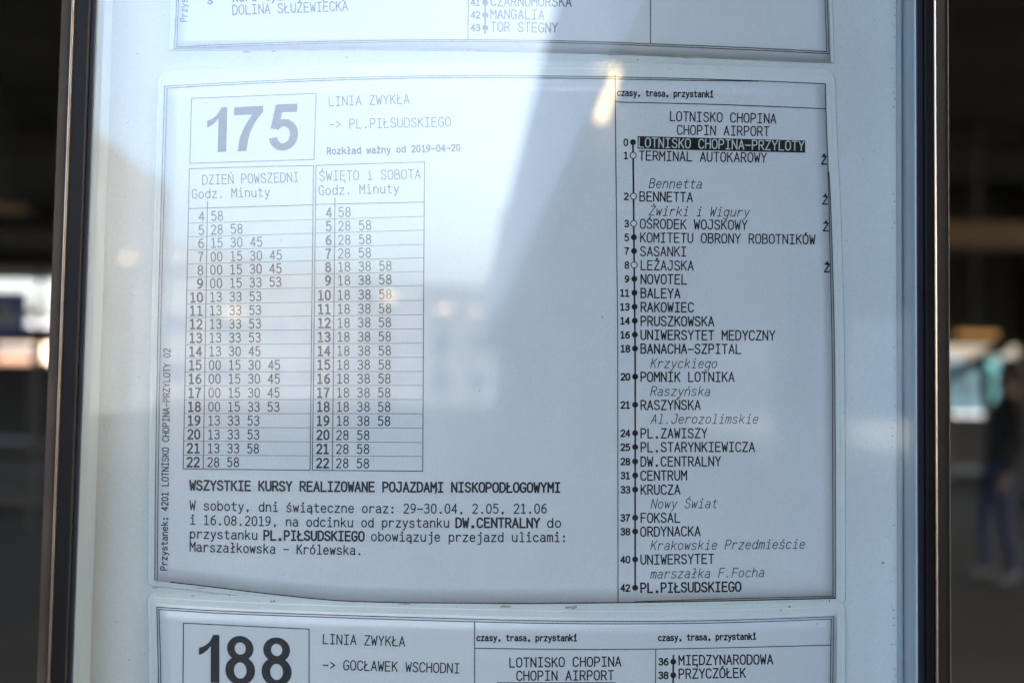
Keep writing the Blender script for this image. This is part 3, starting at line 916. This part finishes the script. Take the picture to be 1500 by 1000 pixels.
lines(s2, 'column_rule', [[(695.2, 910), (695.2, 1010)], [(695.2, 948.8), (830, 950.4), (961, 949.9), (1090, 947.4), (1216.5, 944.2)], [(960.6, 950), (960.2, 1010)]], 1.3, 'ink', sl)
text(s2, 'czasy, trasa, przystanki', 698.5, 937.7, 845, 937.9, cap=8.8, wt=1.5, parent=sl, name='column_heading')
text(s2, 'czasy, trasa, przystanki', 964.4, 937.7, 1107.5, 935.5, cap=8.8, wt=1.5, parent=sl, name='column_heading')
text(s2, 'LOTNISKO CHOPINA', 746.5, 976.4, 909.5, 974.7, wt=1.5, parent=sl, name='destination_line')
text(s2, 'CHOPIN AIRPORT', 757, 995.6, 898.7, 994.9, wt=1.5, parent=sl, name='destination_line')
bar = MB()
for k in range(6):
    a, b2 = 728 + 29 * k, 757 + 29 * k
    bar.poly([s2.W(a, 998.6, .0001), s2.W(b2, 998.6, .0001), s2.W(b2, 1017, .0001), s2.W(a, 1017, .0001)])
bar.build('highlight_bar', M['ink'], sl)
lines(s2, 'route_line', [[(986.4, 959.5), (986, 1000), (985.5, 1060)]], 2.6, 'ink', sl)
for tm, nm, y in (('36', 'MIĘDZYNARODOWA', 973), ('38', 'PRZYCZÓŁEK', 992.8)):
    disc(s2, 986.2, y - 4.6, 4.4, sl)
    text(s2, tm, 965, y + .2, 978.8, y + .1, cap=9.3, wt=1.8, parent=sl, name='stop_time', gw=.8)
    x1 = 994.7 + 9.98 * (len(nm) - .26)
    text(s2, nm, 994.7, y, x1, y - 1.5, wt=1.6, parent=sl, name='stop_name')

# ------------------------------------------------------------------ topmost sheet, only its foot in the picture
r3 = root_at(735, 90, 'topmost laminated timetable sheet, only its foot and TOR STEGNY in view')
s3 = Sheet(top=[(285, -620), (735, -640), (1195, -620)],
           bottom=[(253.5, 72.5), (330, 72), (487, 71.5), (600, 72), (700, 73.3), (792, 75), (880, 77.2), (960, 80), (1090, 85.4), (1217, 90.5)],
           left=[(285, -620), (257.5, 0), (253.5, 72.5)], right=[(1195, -620), (1214.5, 0), (1217, 90.5)], depth=YB - .0008, bulge=.0007, root=r3, m='paper')
s3.paper()
s3.laminate(8, 10, 5, 2.2)
lines(s3, 'printed_border', [
    [(262, -200), (258.5, 0), (255.2, 71)], [(265, -200), (261.3, 0), (258.6, 69)],
    [(255.2, 71.2), (330, 68.5), (420, 65.2), (520, 62.6), (600, 61.4), (700, 61.2), (790, 62.2), (880, 64.6), (960, 67.6), (1090, 73), (1214.5, 79)],
    [(258.6, 69.2), (330, 65.6), (420, 62.4), (520, 60), (600, 58.9), (700, 58.7), (790, 59.6), (880, 61.8), (960, 64.8), (1090, 70), (1211, 76)],
    [(1204, -200), (1211.8, 0), (1214.5, 79)], [(1201, -200), (1208.5, 0), (1211, 76)]], 1.15)
lines(s3, 'column_rule', [[(686.3, -60), (685.5, 58.7)], [(953, -60), (952.8, 64.5)]], 1.3)
text(s3, 'DOLINA SŁUŻEWIECKA', 341, 21.7, 509.3, 15.7, wt=1.45, cap=13.5)
text(s3, 'kurs tylko do przyst.', 341, 2.4, 536, -4.4, wt=1.8, cap=13.3)
text(s3, 's', 304, 5.8, 311.5, 5.5, wt=2.0, cap=13.3, gw=1.0)
text(s3, 'Przystanek: 4201', 273.4, 32, 275.8, -78, wt=1.2, cap=9.4, name='stop_code', m='ink_soft')
sl = empty('stop_list', None, parent=r3)
lines(s3, 'route_line', [[(711.2, -60), (710.8, 20), (710.4, 49)]], 2.6, 'ink', sl)
for tm, nm, y, e, dy in (('41', 'CZARNOMORSKA', 8.8, 836.6, .9), ('42', 'MANGALIA', 27.6, 796.6, .8), ('43', 'TOR STEGNY', 46, 816.4, 1.6)):
    disc(s3, 710.7, y - 5, 4.4, sl)
    text(s3, tm, 690, y - .6, 703, y - .6, cap=9.3, wt=1.7, parent=sl, name='stop_time', gw=.8)
    text(s3, nm, 719, y, e, y + dy, wt=1.5, parent=sl, name='stop_name')

# ------------------------------------------------------------------ dirt caught along the sheets and on the board
gm = MB()


def blot(px, py, rx, ry, lift=.0009, rot=0.0, n=9, sh=None):
    pts = []
    for i in range(n):
        a = 2 * math.pi * i / n
        k = random.uniform(.5, 1.1)
        x, y = rx * k * math.cos(a), ry * k * math.sin(a)
        pts.append((px + x * math.cos(rot) - y * math.sin(rot), py + x * math.sin(rot) + y * math.cos(rot)))
    if sh:
        gm.poly([sh.W(x, y, .0003) for x, y in pts])
    else:
        gm.poly([P(x, y, YB - lift) for x, y in pts])


for k in range(120):
    x = random.uniform(232, 1300)
    y = random.uniform(0, 1000)
    if random.random() < .5:
        x = random.choice([random.uniform(150, 225), random.uniform(1232, 1300)])
    s = random.choice((.45, .6, .6, .9))
    blot(x, y, s, s * random.uniform(.6, 1.2), lift=.0065, n=6)
for k in range(45):
    blot(1309 + random.gauss(0, 1.6), random.uniform(0, 1000), random.uniform(.5, 2.2), random.uniform(.4, 1.1), lift=.0052, rot=random.uniform(-1, 1), n=6)
for x, y, a, b2 in ((638, 722, 2.2, 1.5), (641, 716, .8, 1.8), (457, 678, .6, 1.6), (934, 88, 2.2, 1), (914, 91, .8, .8), (882, 464, .6, 3), (1293, 824, 2, 2.2), (1197, 913, 1, 1), (1215, 880, 1.0, 3.2), (1156, 888, 2, 2.0), (1144, 893, 1, 1.6)):
    blot(x, y, a, b2, lift=.0066, rot=random.uniform(-.5, .5))
for k in range(22):
    x, y = random.choice([(random.uniform(140, 225), random.uniform(0, 1000)), (random.uniform(1235, 1305), random.uniform(0, 1000)), (random.uniform(240, 1200), random.uniform(60, 108))])
    an, cu, L_ = random.uniform(0, 6.3), random.uniform(-.5, .5), random.uniform(2, 6)
    pp = [(x, y)]
    for j in range(5):
        pp.append((pp[-1][0] + math.cos(an) * L_ / 5, pp[-1][1] + math.sin(an) * L_ / 5))
        an += cu
    for (xa, ya), (xb, yb) in zip(pp, pp[1:]):
        gm.poly([P(xa, ya - .25, YB - .0062), P(xb, yb - .25, YB - .0062), P(xb, yb + .25, YB - .0062), P(xa, ya + .25, YB - .0062)])
o = gm.build('dirt_speck', M['speck'], case)
o['kind'] = 'stuff'
gm = MB()
for x, y, a, b2 in ((283, 872, 3.4, 1.6), (336, 871, 1.3, 1.7), (400, 880, 2.6, 2.6), (228, 860, 8, 1.0), (843, 889, 13, 2.4), (745, 888, 10, 1.8), (590, 884, 9, 1.2), (360, 76.5, 8, 1.6), (401, 75.5, 2.2, 1.6), (291, 861, 12, 1), (505, 73.5, 12, .8), (690, 74.5, 18, .7), (900, 80, 20, .9), (1000, 85, 22, .9)):
    for j in range(6):
        blot(x + random.gauss(0, a * .45), y + random.gauss(0, b2 * .3), a * random.uniform(.25, .8), b2 * random.uniform(.45, 1.1), lift=.0050 + j * .00002, n=8)
o = gm.build('grime_smudge', M['grime'], case)
o['kind'] = 'stuff'


# ------------------------------------------------------------------ beyond the case: under the elevated deck
def at(px, py, dist):
    return P(px, py, dist)


DZ = 4.6
deck = empty('elevated_deck', (0, 13, DZ), 'dark concrete underside of the elevated deck behind the case', 'elevated deck')
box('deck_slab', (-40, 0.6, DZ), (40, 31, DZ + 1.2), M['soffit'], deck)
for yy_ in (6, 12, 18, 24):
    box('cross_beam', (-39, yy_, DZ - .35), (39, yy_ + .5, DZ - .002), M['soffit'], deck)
pl = at(1490, 560, 13.5)
pl.x += .47
col_ = empty('brown_pillar', (pl.x, 12.0, 0), 'square brown clad pillar at the right edge of the photo', 'pillar')
box('pillar_shaft', (pl.x - .47, 12.6, 0), (pl.x + .47, 13.5, DZ - .002), M['brown'], col_, bevel=.02)
box('pillar_base', (pl.x - .5, 12.56, 0), (pl.x + .5, 13.54, .12), M['kerb'], col_, bevel=.01)
# hanging header above the right hand opening
hp = at(1392, 505, 14)
hq = at(1620, 330, 14)
hd = box('hanging_header', (hp.x - 1.2, 13.8, hp.z), (hq.x + 2, 14.1, DZ - .002), M['soffit'])
hd['_o'] = (0, 0, 0)
tag(hd, 'dark header panel hanging under the deck above the bright opening on the right', 'header panel')


def lamp(name, px0, px1, py, dist, hgt, m, label, group=None, housing=True):
    a, b = at(px0, py, dist), at(px1, py, dist)
    e = empty(name, ((a.x + b.x) / 2, a.y, a.z), label, 'lamp', group)
    h = hgt / FPX * (dist + .4) / 2
    box('diffuser', (min(a.x, b.x), a.y, a.z - h), (max(a.x, b.x), a.y + h, a.z + h), M[m], e)
    box('housing', (min(a.x, b.x) - h, a.y + h + .001, a.z - h * 1.3), (max(a.x, b.x) + h, a.y + 3 * h, a.z + h * 1.3), M['steel'], e)
    one('hanger', lambda q: q.box(((a.x + b.x) / 2 - .02, a.y + 2 * h - .02, a.z + h * 1.3), ((a.x + b.x) / 2 + .02, a.y + 2 * h + .02, DZ - .36)), M['steel'], e)
    return e


lamp('amber_light', 1404, 1462, 489, 12.5, 9, 'amber', 'short amber lamp glowing above the teal windows', 'amber lamps under the deck')
lamp('amber_light', 1380, 1520, 341, 9.5, 34, 'amber_dim', 'long dim amber glow standing for lamplit ceiling, high at the right edge', 'amber lamps under the deck')  # glowing box stands in for a lamplit patch of ceiling
lamp('amber_light', -40, 34, 304, 9.5, 12, 'amber_dim', 'faint amber lamp high at the left edge', 'amber lamps under the deck')


# teal glazed building seen through the right hand opening
def glazed():
    D = 36.0
    a, b = at(1340, 603, D), at(1520, 528, D)
    e = empty('glass_building', ((a.x + b.x) / 2, D, 0), 'teal glazed building beyond the deck at the right', 'building')
    z0, z1 = a.z, b.z
    box('wall', (a.x, D + .3, 0), (b.x, D + 6, z1 + .15), M['city'], e)
    n = 7
    for i in range(n):
        x0 = a.x + (b.x - a.x) * i / n
        x1 = a.x + (b.x - a.x) * (i + 1) / n
        for k, (u, v) in enumerate(((z0, z0 + (z1 - z0) * .5), (z0 + (z1 - z0) * .5, z1))):
            box('window', (x0 + .06, D + .1, u + .05), (x1 - .06, D + .28, v - .05), M['teal' if i > 3 else 'teal_dark'], e)
        box('mullion', (x0 - .05, D, z0), (x0 + .05, D + .29, z1), M['steel'], e)
    box('sill_band', (a.x, D - .25, z0 - .45), (b.x, D + .3, z0 - .001), M['white_metal'], e)
    box('plinth', (a.x, D - .1, 0), (b.x, D + .3, z0 - .452), M['steel'], e)


glazed()
# dark stair strut crossing the opening
a, b = at(1385, 553, 16), at(1475, 505, 16)
st = one('steel_brace', lambda q: (q.tube(tuple(a), tuple(b), .09, 8), q.tube(tuple(at(1385, 553, 16)), (at(1385, 553, 16).x, 16, 0), .08, 8)), M['steel'])
tag(st, 'dark diagonal steel brace across the bright opening on the right', 'brace')
a, b = at(1438, 545, 17), at(1447, 600, 17)
st = one('steel_post', lambda q: (q.tube((b.x, 17, 0), (b.x, 17, a.z), .07, 8), q.tube((b.x, 17, a.z), (b.x - .2, 17, a.z + .1), .12, 8, .05)), M['steel'])
tag(st, 'dark steel post standing in front of the teal windows', 'post')

# left: kerbed island, sign, far buildings
isl = MB()
isl.box((-40, 19, 0), (-3.5, 21.5, .14))
tag(isl.build('traffic_island', M['kerb']), 'kerb edged traffic island under the deck', kind='structure')
isl = MB()
isl.box((-40, 11.4, 0), (-3, 12.0, .13))
tag(isl.build('kerb', M['kerb']), 'pale kerb along the road', kind='structure')

sp = at(53.5, 560, 9.6)
post_top = at(53, 395, 9.6)
e = empty('pedestrian_crossing_sign', (sp.x, 9.6, 0), 'blue pedestrian crossing sign on a dark post at the left edge', 'road sign')
one('post', lambda q: q.tube((sp.x, 9.6, 0), (sp.x, 9.6, post_top.z), .024, 10), M['steel'], e)
a, b = at(-22, 487, 9.57), at(41, 427, 9.57)
box('sign_plate', (a.x, 9.55, a.z), (b.x, 9.565, b.z), M['sign_blue'], e, bevel=.004)
box('sign_bracket', (b.x - .05, 9.567, (a.z + b.z) / 2 - .03), (sp.x + .02, 9.585, (a.z + b.z) / 2 + .03), M['steel'], e)
cx, cz, r_ = (a.x + b.x) / 2, (a.z + b.z) / 2, (b.x - a.x)
tri = MB()
tri.box((cx - .001, 9.546, cz), (cx + .001, 9.547, cz + .001))
tri.poly([(cx - r_ * .40, 9.546, cz - r_ * .34), (cx + r_ * .40, 9.546, cz - r_ * .34), (cx, 9.546, cz + r_ * .38)])
tri.build('white_triangle', M['sign_white'], e)
wk = MB()


def lm(x0, z0, x1, z1, w_):
    dx, dz = x1 - x0, z1 - z0
    l = math.hypot(dx, dz)
    nx, nz_ = -dz / l * w_ / 2, dx / l * w_ / 2
    wk.poly([(cx + (x0 + nx) * r_, 9.543 - len(wk.f) * .0004, cz + (z0 + nz_) * r_), (cx + (x0 - nx) * r_, 9.543 - len(wk.f) * .0004, cz + (z0 - nz_) * r_),
             (cx + (x1 - nx) * r_, 9.543 - len(wk.f) * .0004, cz + (z1 - nz_) * r_), (cx + (x1 + nx) * r_, 9.543 - len(wk.f) * .0004, cz + (z1 + nz_) * r_)])


lm(0, .13, 0, .2, .07)
lm(0, .12, -.01, -.08, .09)
lm(0, -.07, -.10, -.26, .05)
lm(-.01, -.07, .09, -.26, .05)
lm(0, .09, -.12, -.02, .035)
lm(0, .09, .11, -.02, .035)
wk.build('walking_figure', M['sign_black'], e)

# dark shelter beam below the sign
a, b = at(-60, 488, 24), at(76, 478, 24)
e = empty('low_shelter', ((a.x + b.x) / 2, 24, 0), 'low dark shelter roof on posts in front of the cream building', 'shelter')
box('shelter_roof', (a.x, 24, a.z - .16), (b.x + 1.5, 26, b.z), M['steel'], e)
for px in (-20, 51, 92):
    p = at(px, 500, 24)
    box('shelter_post', (p.x - .09, 24.1, 0), (p.x + .09, 24.3, a.z - .161), M['steel'], e)


def far_building(px0, px1, pyt, D, m, label, stripe=None, name='building', winrows=2):
    a, b = at(px0, pyt, D), at(px1, pyt, D)
    e = empty(name, ((a.x + b.x) / 2, D, 0), label, 'building')
    x0, x1, z = min(a.x, b.x), max(a.x, b.x), a.z
    box('wall', (x0, D, 0), (x1, D + 10, z), M[m], e)
    box('roof_edge', (x0 - .15, D - .15, z + .001), (x1 + .15, D + 10.1, z + .35), M['fascia'], e)
    n = max(3, int((x1 - x0) / 3.2))
    wm = bpy.data.meshes.new('window')
    for k in range(winrows):
        for i in range(n):
            wx = x0 + (i + .5) * (x1 - x0) / n
            wz = z * (k + .55) / winrows
            hh = z / winrows * .28
            box('window', (wx - .9, D - .03, wz - hh), (wx + .9, D - .002, wz + hh), M['city_win'], e)
    if stripe:
        box('coloured_band', (x0, D - .06, z * .62), (x1, D - .001, z * .74), M[stripe], e)
    return e


far_building(-90, 47, 489, 48, 'cream', 'cream low building seen under the blue sign', 'orange', winrows=1)
far_building(55, 130, 486, 52, 'cream', 'cream building with orange band beside the left frame', 'orange', winrows=1)
far_building(-120, 210, 474, 75, 'city', 'grey far building above the cream ones', winrows=2)
# red bollard
p = at(69, 535, 30)
e = empty('bollard', (p.x, 30, 0), 'small red bollard close to the left frame edge', 'bollard')
one('bollard_body', lambda q: q.tube((p.x, 30, 0), (p.x, 30, p.z + .12), .1, 12, .08), M['red'], e)
one('bollard_cap', lambda q: q.tube((p.x, 30, p.z + .121), (p.x, 30, p.z + .18), .08, 12, .03), M['red'], e)


def barrier(px0, px1, pyt, D, lab, m='steel'):  # dark barriers added to cover the sunlit ground beyond
    a, b = at(px0, pyt, D), at(px1, pyt, D)
    e = empty('added_barrier', ((a.x + b.x) / 2, D, 0), lab, 'barrier')
    n = max(2, round((b.x - a.x) / 1.6))
    for i in range(n):
        x0, x1 = a.x + (b.x - a.x) * i / n, a.x + (b.x - a.x) * (i + 1) / n
        box('panel', (x0 + .015, D, .1), (x1 - .015, D + .08, a.z), M[m], e)
        box('barrier_foot', (x0 + .2, D - .1, 0), (x0 + .5, D + .2, .0995), M['kerb'], e)


barrier(-120, 130, 529, 23.0, 'dark waist high barrier added at the left to hide sunlit ground under the cream buildings')
barrier(1330, 1720, 608, 19.0, 'dark low barrier added at the right to hide bright ground under the teal windows')


# ------------------------------------------------------------------ the person by the pillar
def person():
    Y = 7.6
    hip = at(1464, 722, Y)
    X0 = hip.x
    root = empty('person', (X0, Y, 0), 'person in dark jacket, blue jeans and white shoes walking at right', 'person')
    V, E, Rr = [], [], []

    def v(x, y, z, r, prev=None):
        V.append((x, y, z))
        Rr.append(r if isinstance(r, tuple) else (r, r))
        if prev is not None:
            E.append((prev, len(V) - 1))
        return len(V) - 1
    pel = v(0, 0, .93, (.15, .12))
    wa = v(.02, 0, 1.08, (.145, .11), pel)
    ch = v(.05, 0, 1.28, (.175, .125), wa)
    nk0 = v(.08, 0, 1.43, (.10, .09), ch)
    nk = v(.09, 0, 1.50, .055, nk0)
    h1 = v(.085, 0, 1.57, (.072, .085), nk)
    h2 = v(.08, 0, 1.64, (.08, .098), h1)
    h3 = v(.085, 0, 1.71, (.062, .078), h2)
    v(.0, 0, 1.61, .018, h2)
    # legs: toes point to -x (walking left)
    fa, fb = at(1478, 857, Y), at(1438, 848, Y + .25)
    for s, fx, yo in ((1, fa.x - X0, -.09), (-1, fb.x - X0, .16)):
        th = v((fx) * .12, yo * .7, .86, .095, pel)
        kn = v(fx * .5 - .03, yo, .48, .062, th)
        an = v(fx + .02, yo, .10, .045, kn)
        hl = v(fx + .04, yo, .05, .045, an)
        v(fx - .07, yo, .045, (.045, .035), an)
        v(fx - .17, yo, .035, (.042, .025), len(V) - 1)
    for s in (-1, 1):
        sh_ = v(.06, s * .17, 1.38, .06, nk0)
        el = v(.10 + s * .05, s * .24, 1.10, .045, sh_)
        wr = v(.02 + s * .08, s * .22, .87, .03, el)
        pm = v(.0 + s * .08, s * .215, .80, (.022, .038), wr)
        for k, (dy, ln) in enumerate(((-.028, .070), (-.01, .08), (.01, .076), (.028, .06))):
            f1 = v(-.005 + s * .08, s * .215 + dy, .755, .0095, pm)
            v(-.02 + s * .08, s * .215 + dy, .755 - ln * .6, .008, f1)
        t_ = v(-.035 + s * .08, s * .205, .81, .011, wr)
        v(-.05 + s * .08, s * .2, .77, .009, t_)
    me = bpy.data.meshes.new('body_raw')
    me.from_pydata(V, E, [])
    o = bpy.data.objects.new('body_raw', me)
    COL.objects.link(o)
    o.modifiers.new('skin', 'SKIN')
    for i, r in enumerate(Rr):
        me.skin_vertices[0].data[i].radius = r if False else (r[0], r[1])
    me.skin_vertices[0].data[0].use_root = True
    sb = o.modifiers.new('sub', 'SUBSURF')
    sb.levels = sb.render_levels = 2
    dg = bpy.context.evaluated_depsgraph_get()
    em = bpy.data.meshes.new_from_object(o.evaluated_get(dg))
    bpy.data.objects.remove(o)
    em.name = 'body'
    em.materials.clear()
    for k in ('jacket', 'jeans', 'skin', 'shoe'):
        em.materials.append(M[k])
    for p_ in em.polygons:
        c = p_.center
        p_.use_smooth = True
        arm = abs(c.y) > .16 and c.z > .6 and c.z < .99
        p_.material_index = 3 if c.z < .10 else (2 if (arm and c.z < .88) else (1 if c.z < .96 and not arm else (0 if c.z < 1.49 else 2)))
    bo = bpy.data.objects.new('body', em)
    COL.objects.link(bo)
    bo.parent = root
    hb = bmesh.new()
    bmesh.ops.create_uvsphere(hb, u_segments=20, v_segments=12, radius=.105)
    for q in hb.verts:
        q.co.z *= 1.12
        q.co += Vector((.105, 0, 1.68))
        if q.co.x < .05:
            q.co.x = .05 + (q.co.x - .05) * .4
            q.co.z = max(q.co.z, 1.68)
    hm = bpy.data.meshes.new('hair')
    hb.to_mesh(hm)
    hm.materials.append(M['hair'])
    ho = bpy.data.objects.new('hair', hm)
    COL.objects.link(ho)
    ho.parent = root


person()


# ------------------------------------------------------------------ what stands behind the photographer and shows in the glass
def mir(px, py, dist):
    """point behind the camera whose mirror image in the glass shows at this photo pixel"""
    p = P(px, py, dist)
    return Vector((p.x, -p.y, p.z))


# deck branch running away behind the camera on the right: pale fascia, dark soffit
HB, HT = 2.6, 5.1
vp = P(677, 566, 100.0)
dirx = (vp.x - CAM.x) / (100.0 - CAM.y)
XB = HB * .438
b2 = empty('elevated_ramp', (3, -30, 0), 'elevated concrete ramp behind the camera, seen reflected in the glass', 'elevated ramp')
fz0, fz1 = 1.5 + HB, 1.5 + HT


def ramp(q, xo0, xo1, z0, z1):
    pts = []
    for y in (-0.8, -70.0):
        sx = dirx * (-y)
        pts.append([(xo0 + sx, y, z0), (xo1 + sx, y, z0), (xo1 + sx, y, z1), (xo0 + sx, y, z1)])
    A, B = pts
    q.poly(A)
    q.poly(B[::-1])
    for i in range(4):
        j = (i + 1) % 4
        q.poly([A[i], B[i], B[j], A[j]])


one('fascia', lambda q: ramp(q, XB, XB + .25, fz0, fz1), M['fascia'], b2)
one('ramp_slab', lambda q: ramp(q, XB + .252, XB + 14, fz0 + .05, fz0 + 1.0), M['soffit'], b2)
for k in range(5):
    y = -6 - 13 * k
    box('ramp_pier', (XB + 5 + dirx * -y, y - .5, 0), (XB + 6.2 + dirx * -y, y + .5, fz0 + .049), M['soffit'], b2)
# unseen roof added overhead to limit the sky light on the case
box_c = MB()
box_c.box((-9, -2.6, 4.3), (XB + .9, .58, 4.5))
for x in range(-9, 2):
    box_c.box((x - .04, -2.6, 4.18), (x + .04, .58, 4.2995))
can = empty('shading_canopy', (0, -1, 4.3), 'flat dark roof added out of view overhead to limit the sky light', 'shading_canopy')
box_c.build('shading_roof', M['soffit'], can)

# skyline
# one long building along a bending street: same roof height, ever farther away
off = [(-420, 480), (-180, 372), (0, 288), (110, 246), (230, 214), (300, 197), (350, 186), (430, 172), (520, 160), (620, 151), (735, 146)]
LH = 10.5
plan = []
for px, of in off:
    D = LH * FPX / of
    q_ = mir(px, 566 - of, D)
    plan.append((q_.x, q_.y))
e = empty('long_building', (plan[5][0], plan[5][1], 0), 'long low grey building bending away, the reflected skyline over the tables', 'building')
for k in range(len(plan) - 1):
    (xa, ya), (xb, yb) = plan[k], plan[k + 1]
    L_ = math.hypot(xb - xa, yb - ya)
    tx, ty = (xb - xa) / L_, (yb - ya) / L_
    nx, ny = -ty, tx
    if ny < 0:
        nx, ny = -nx, -ny
    zt = CAM.z + LH + random.uniform(-.12, .12)
    q = MB()
    for (u0, v0, u1, v1) in ((0, 0, L_, 0),):
        A_1, A_2 = (xa, ya), (xb, yb)
        B_1, B_2 = (xa - nx * 9, ya - ny * 9), (xb - nx * 9, yb - ny * 9)
        q.poly([(*A_1, 0), (*A_2, 0), (*A_2, zt), (*A_1, zt)])
        q.poly([(*A_1, zt), (*A_2, zt), (*B_2, zt), (*B_1, zt)])
        q.poly([(*B_1, 0), (*B_2, 0), (*B_2, zt), (*B_1, zt)])
    q.build('wall', M['city'], e)
    n = max(1, int(L_ / 3.4))
    for i in range(n):
        for fl in range(3):
            c0 = (i + .22) * L_ / n
            c1_ = (i + .78) * L_ / n
            z0_, z1_ = 1.2 + fl * 3.8, 3.2 + fl * 3.8
            g_ = lambda c, z: (xa + tx * c + nx * .03, ya + ty * c + ny * .03, z)
            q = MB()
            q.poly([g_(c0, z0_), g_(c1_, z0_), g_(c1_, z1_), g_(c0, z1_)])
            g2 = lambda c, z: (xa + tx * c + nx * .012, ya + ty * c + ny * .012, z)
            q.poly([g2(c0 - .1, z0_ - .1), g2(c1_ + .1, z0_ - .1), g2(c1_ + .1, z1_ + .1), g2(c0 - .1, z1_ + .1)], 1)
            q.build('window', [M['city_win'], M['fascia']], e)
sky_b = [
         (731, 900, 316, 60, 'tall dark block beside the ramp in the reflected skyline'),
         (900, 1500, 330, 58, 'long dark block added under the ramp to close a bright gap in the reflection')]  # long block added to keep the bright horizon out of the glass
for x0, x1, top, D, lab in sky_b:
    a, b = mir(x0, top, D), mir(x1, top, D)
    e = empty('dark_block' if top < 360 else 'apartment_block', ((a.x + b.x) / 2, -D, 0), lab, 'building')
    z = (a.z + b.z) / 2
    q = MB()
    q.box((a.x, -D - 12, 0), (b.x, -D, z))
    q.build('wall', M['city'], e)
    q = MB()
    q.box((a.x + (b.x - a.x) * .3, -D - 8, z + .001), (a.x + (b.x - a.x) * .55, -D - 3, z + .5))
    q.build('roof_cabin', M['city'], e)
    n = max(2, int((b.x - a.x) / 2.4))
    fl = max(2, int(z / 3))
    for i in range(n):
        for k in range(fl):
            wx = a.x + (i + .5) * (b.x - a.x) / n
            wz = (k + .55) * z / fl
            box('window', (wx - .6, -D + .002, wz - .7), (wx + .6, -D + .03, wz + .7), M['city_win'], e)


def street_lamp(px, py, D, r, label, m='warm'):
    p = mir(px, py, D)
    e = empty('street_lamp', (p.x, -D, 0), label, 'street lamp', 'lit lamps behind the camera')
    one('lamp_post', lambda q: q.tube((p.x, -D - .3, 0), (p.x, -D - .3, p.z + r * 1.5), .07, 8, .05), M['steel'], e)
    one('lamp_arm', lambda q: q.tube((p.x, -D - .3, p.z + r * 1.5), (p.x, -D + .1, p.z + r * 1.5), .05, 8), M['steel'], e)
    bm = bmesh.new()
    bmesh.ops.create_uvsphere(bm, u_segments=14, v_segments=9, radius=r)
    for v_ in bm.verts:
        v_.co.x *= 1.6
        v_.co.z *= .45
        v_.co += Vector((p.x, -D, p.z)) - Vector(e['_o'])
    me = bpy.data.meshes.new('lamp_head')
    bm.to_mesh(me)
    bm.free()
    me.materials.append(M[m])
    o = bpy.data.objects.new('lamp_head', me)
    COL.objects.link(o)
    o.parent = e


for px, py, D, r, lab in ((781, 346, 40, .26, 'lit lamp highest in the glass reflection'), (650, 452, 34, .2, 'lit lamp reflected right of the holiday table'), (697, 456, 36, .17, 'dim lit lamp reflected farthest right'),
                          (568, 436, 38, .22, 'lit lamp reflected over the holiday minutes'), (340, 459, 34, .2, 'lit lamp reflected over the weekday minutes'), (186, 379, 42, .2, 'lit lamp reflected left of the sheets')):
    street_lamp(px, py, D, r, lab)
# elongated tube lamp under the ramp, whose glare lies on the sheet
a, b = mir(903, 108, 5.0), mir(880, 172, 7.9)
e = empty('tube_lamp', tuple(a), 'long warm tube lamp under the ramp, its glare beside the stop list', 'lamp')
one('tube', lambda q: q.tube(tuple(a), tuple(b), .015, 10, .042), M['warm_big'], e)
up = Vector((0, 0, .1))
c_, d_ = mir(868, 102, 5.0), mir(906, 97, 5.0)
one('tube', lambda q: q.tube(tuple(c_), tuple(d_), .003, 8, .009), M['warm_big'], e)
one('tube_housing', lambda q: q.tube(tuple(a + up), tuple(b + up * 1.4), .05, 8, .07), M['steel'], e)
for p in (a, b):
    one('hanger', lambda q: q.tube(tuple(p + up), (p.x, p.y, fz0 + .04), .012, 6), M['steel'], e)

for o in bpy.data.objects:
    if '_o' in o:
        del o['_o']
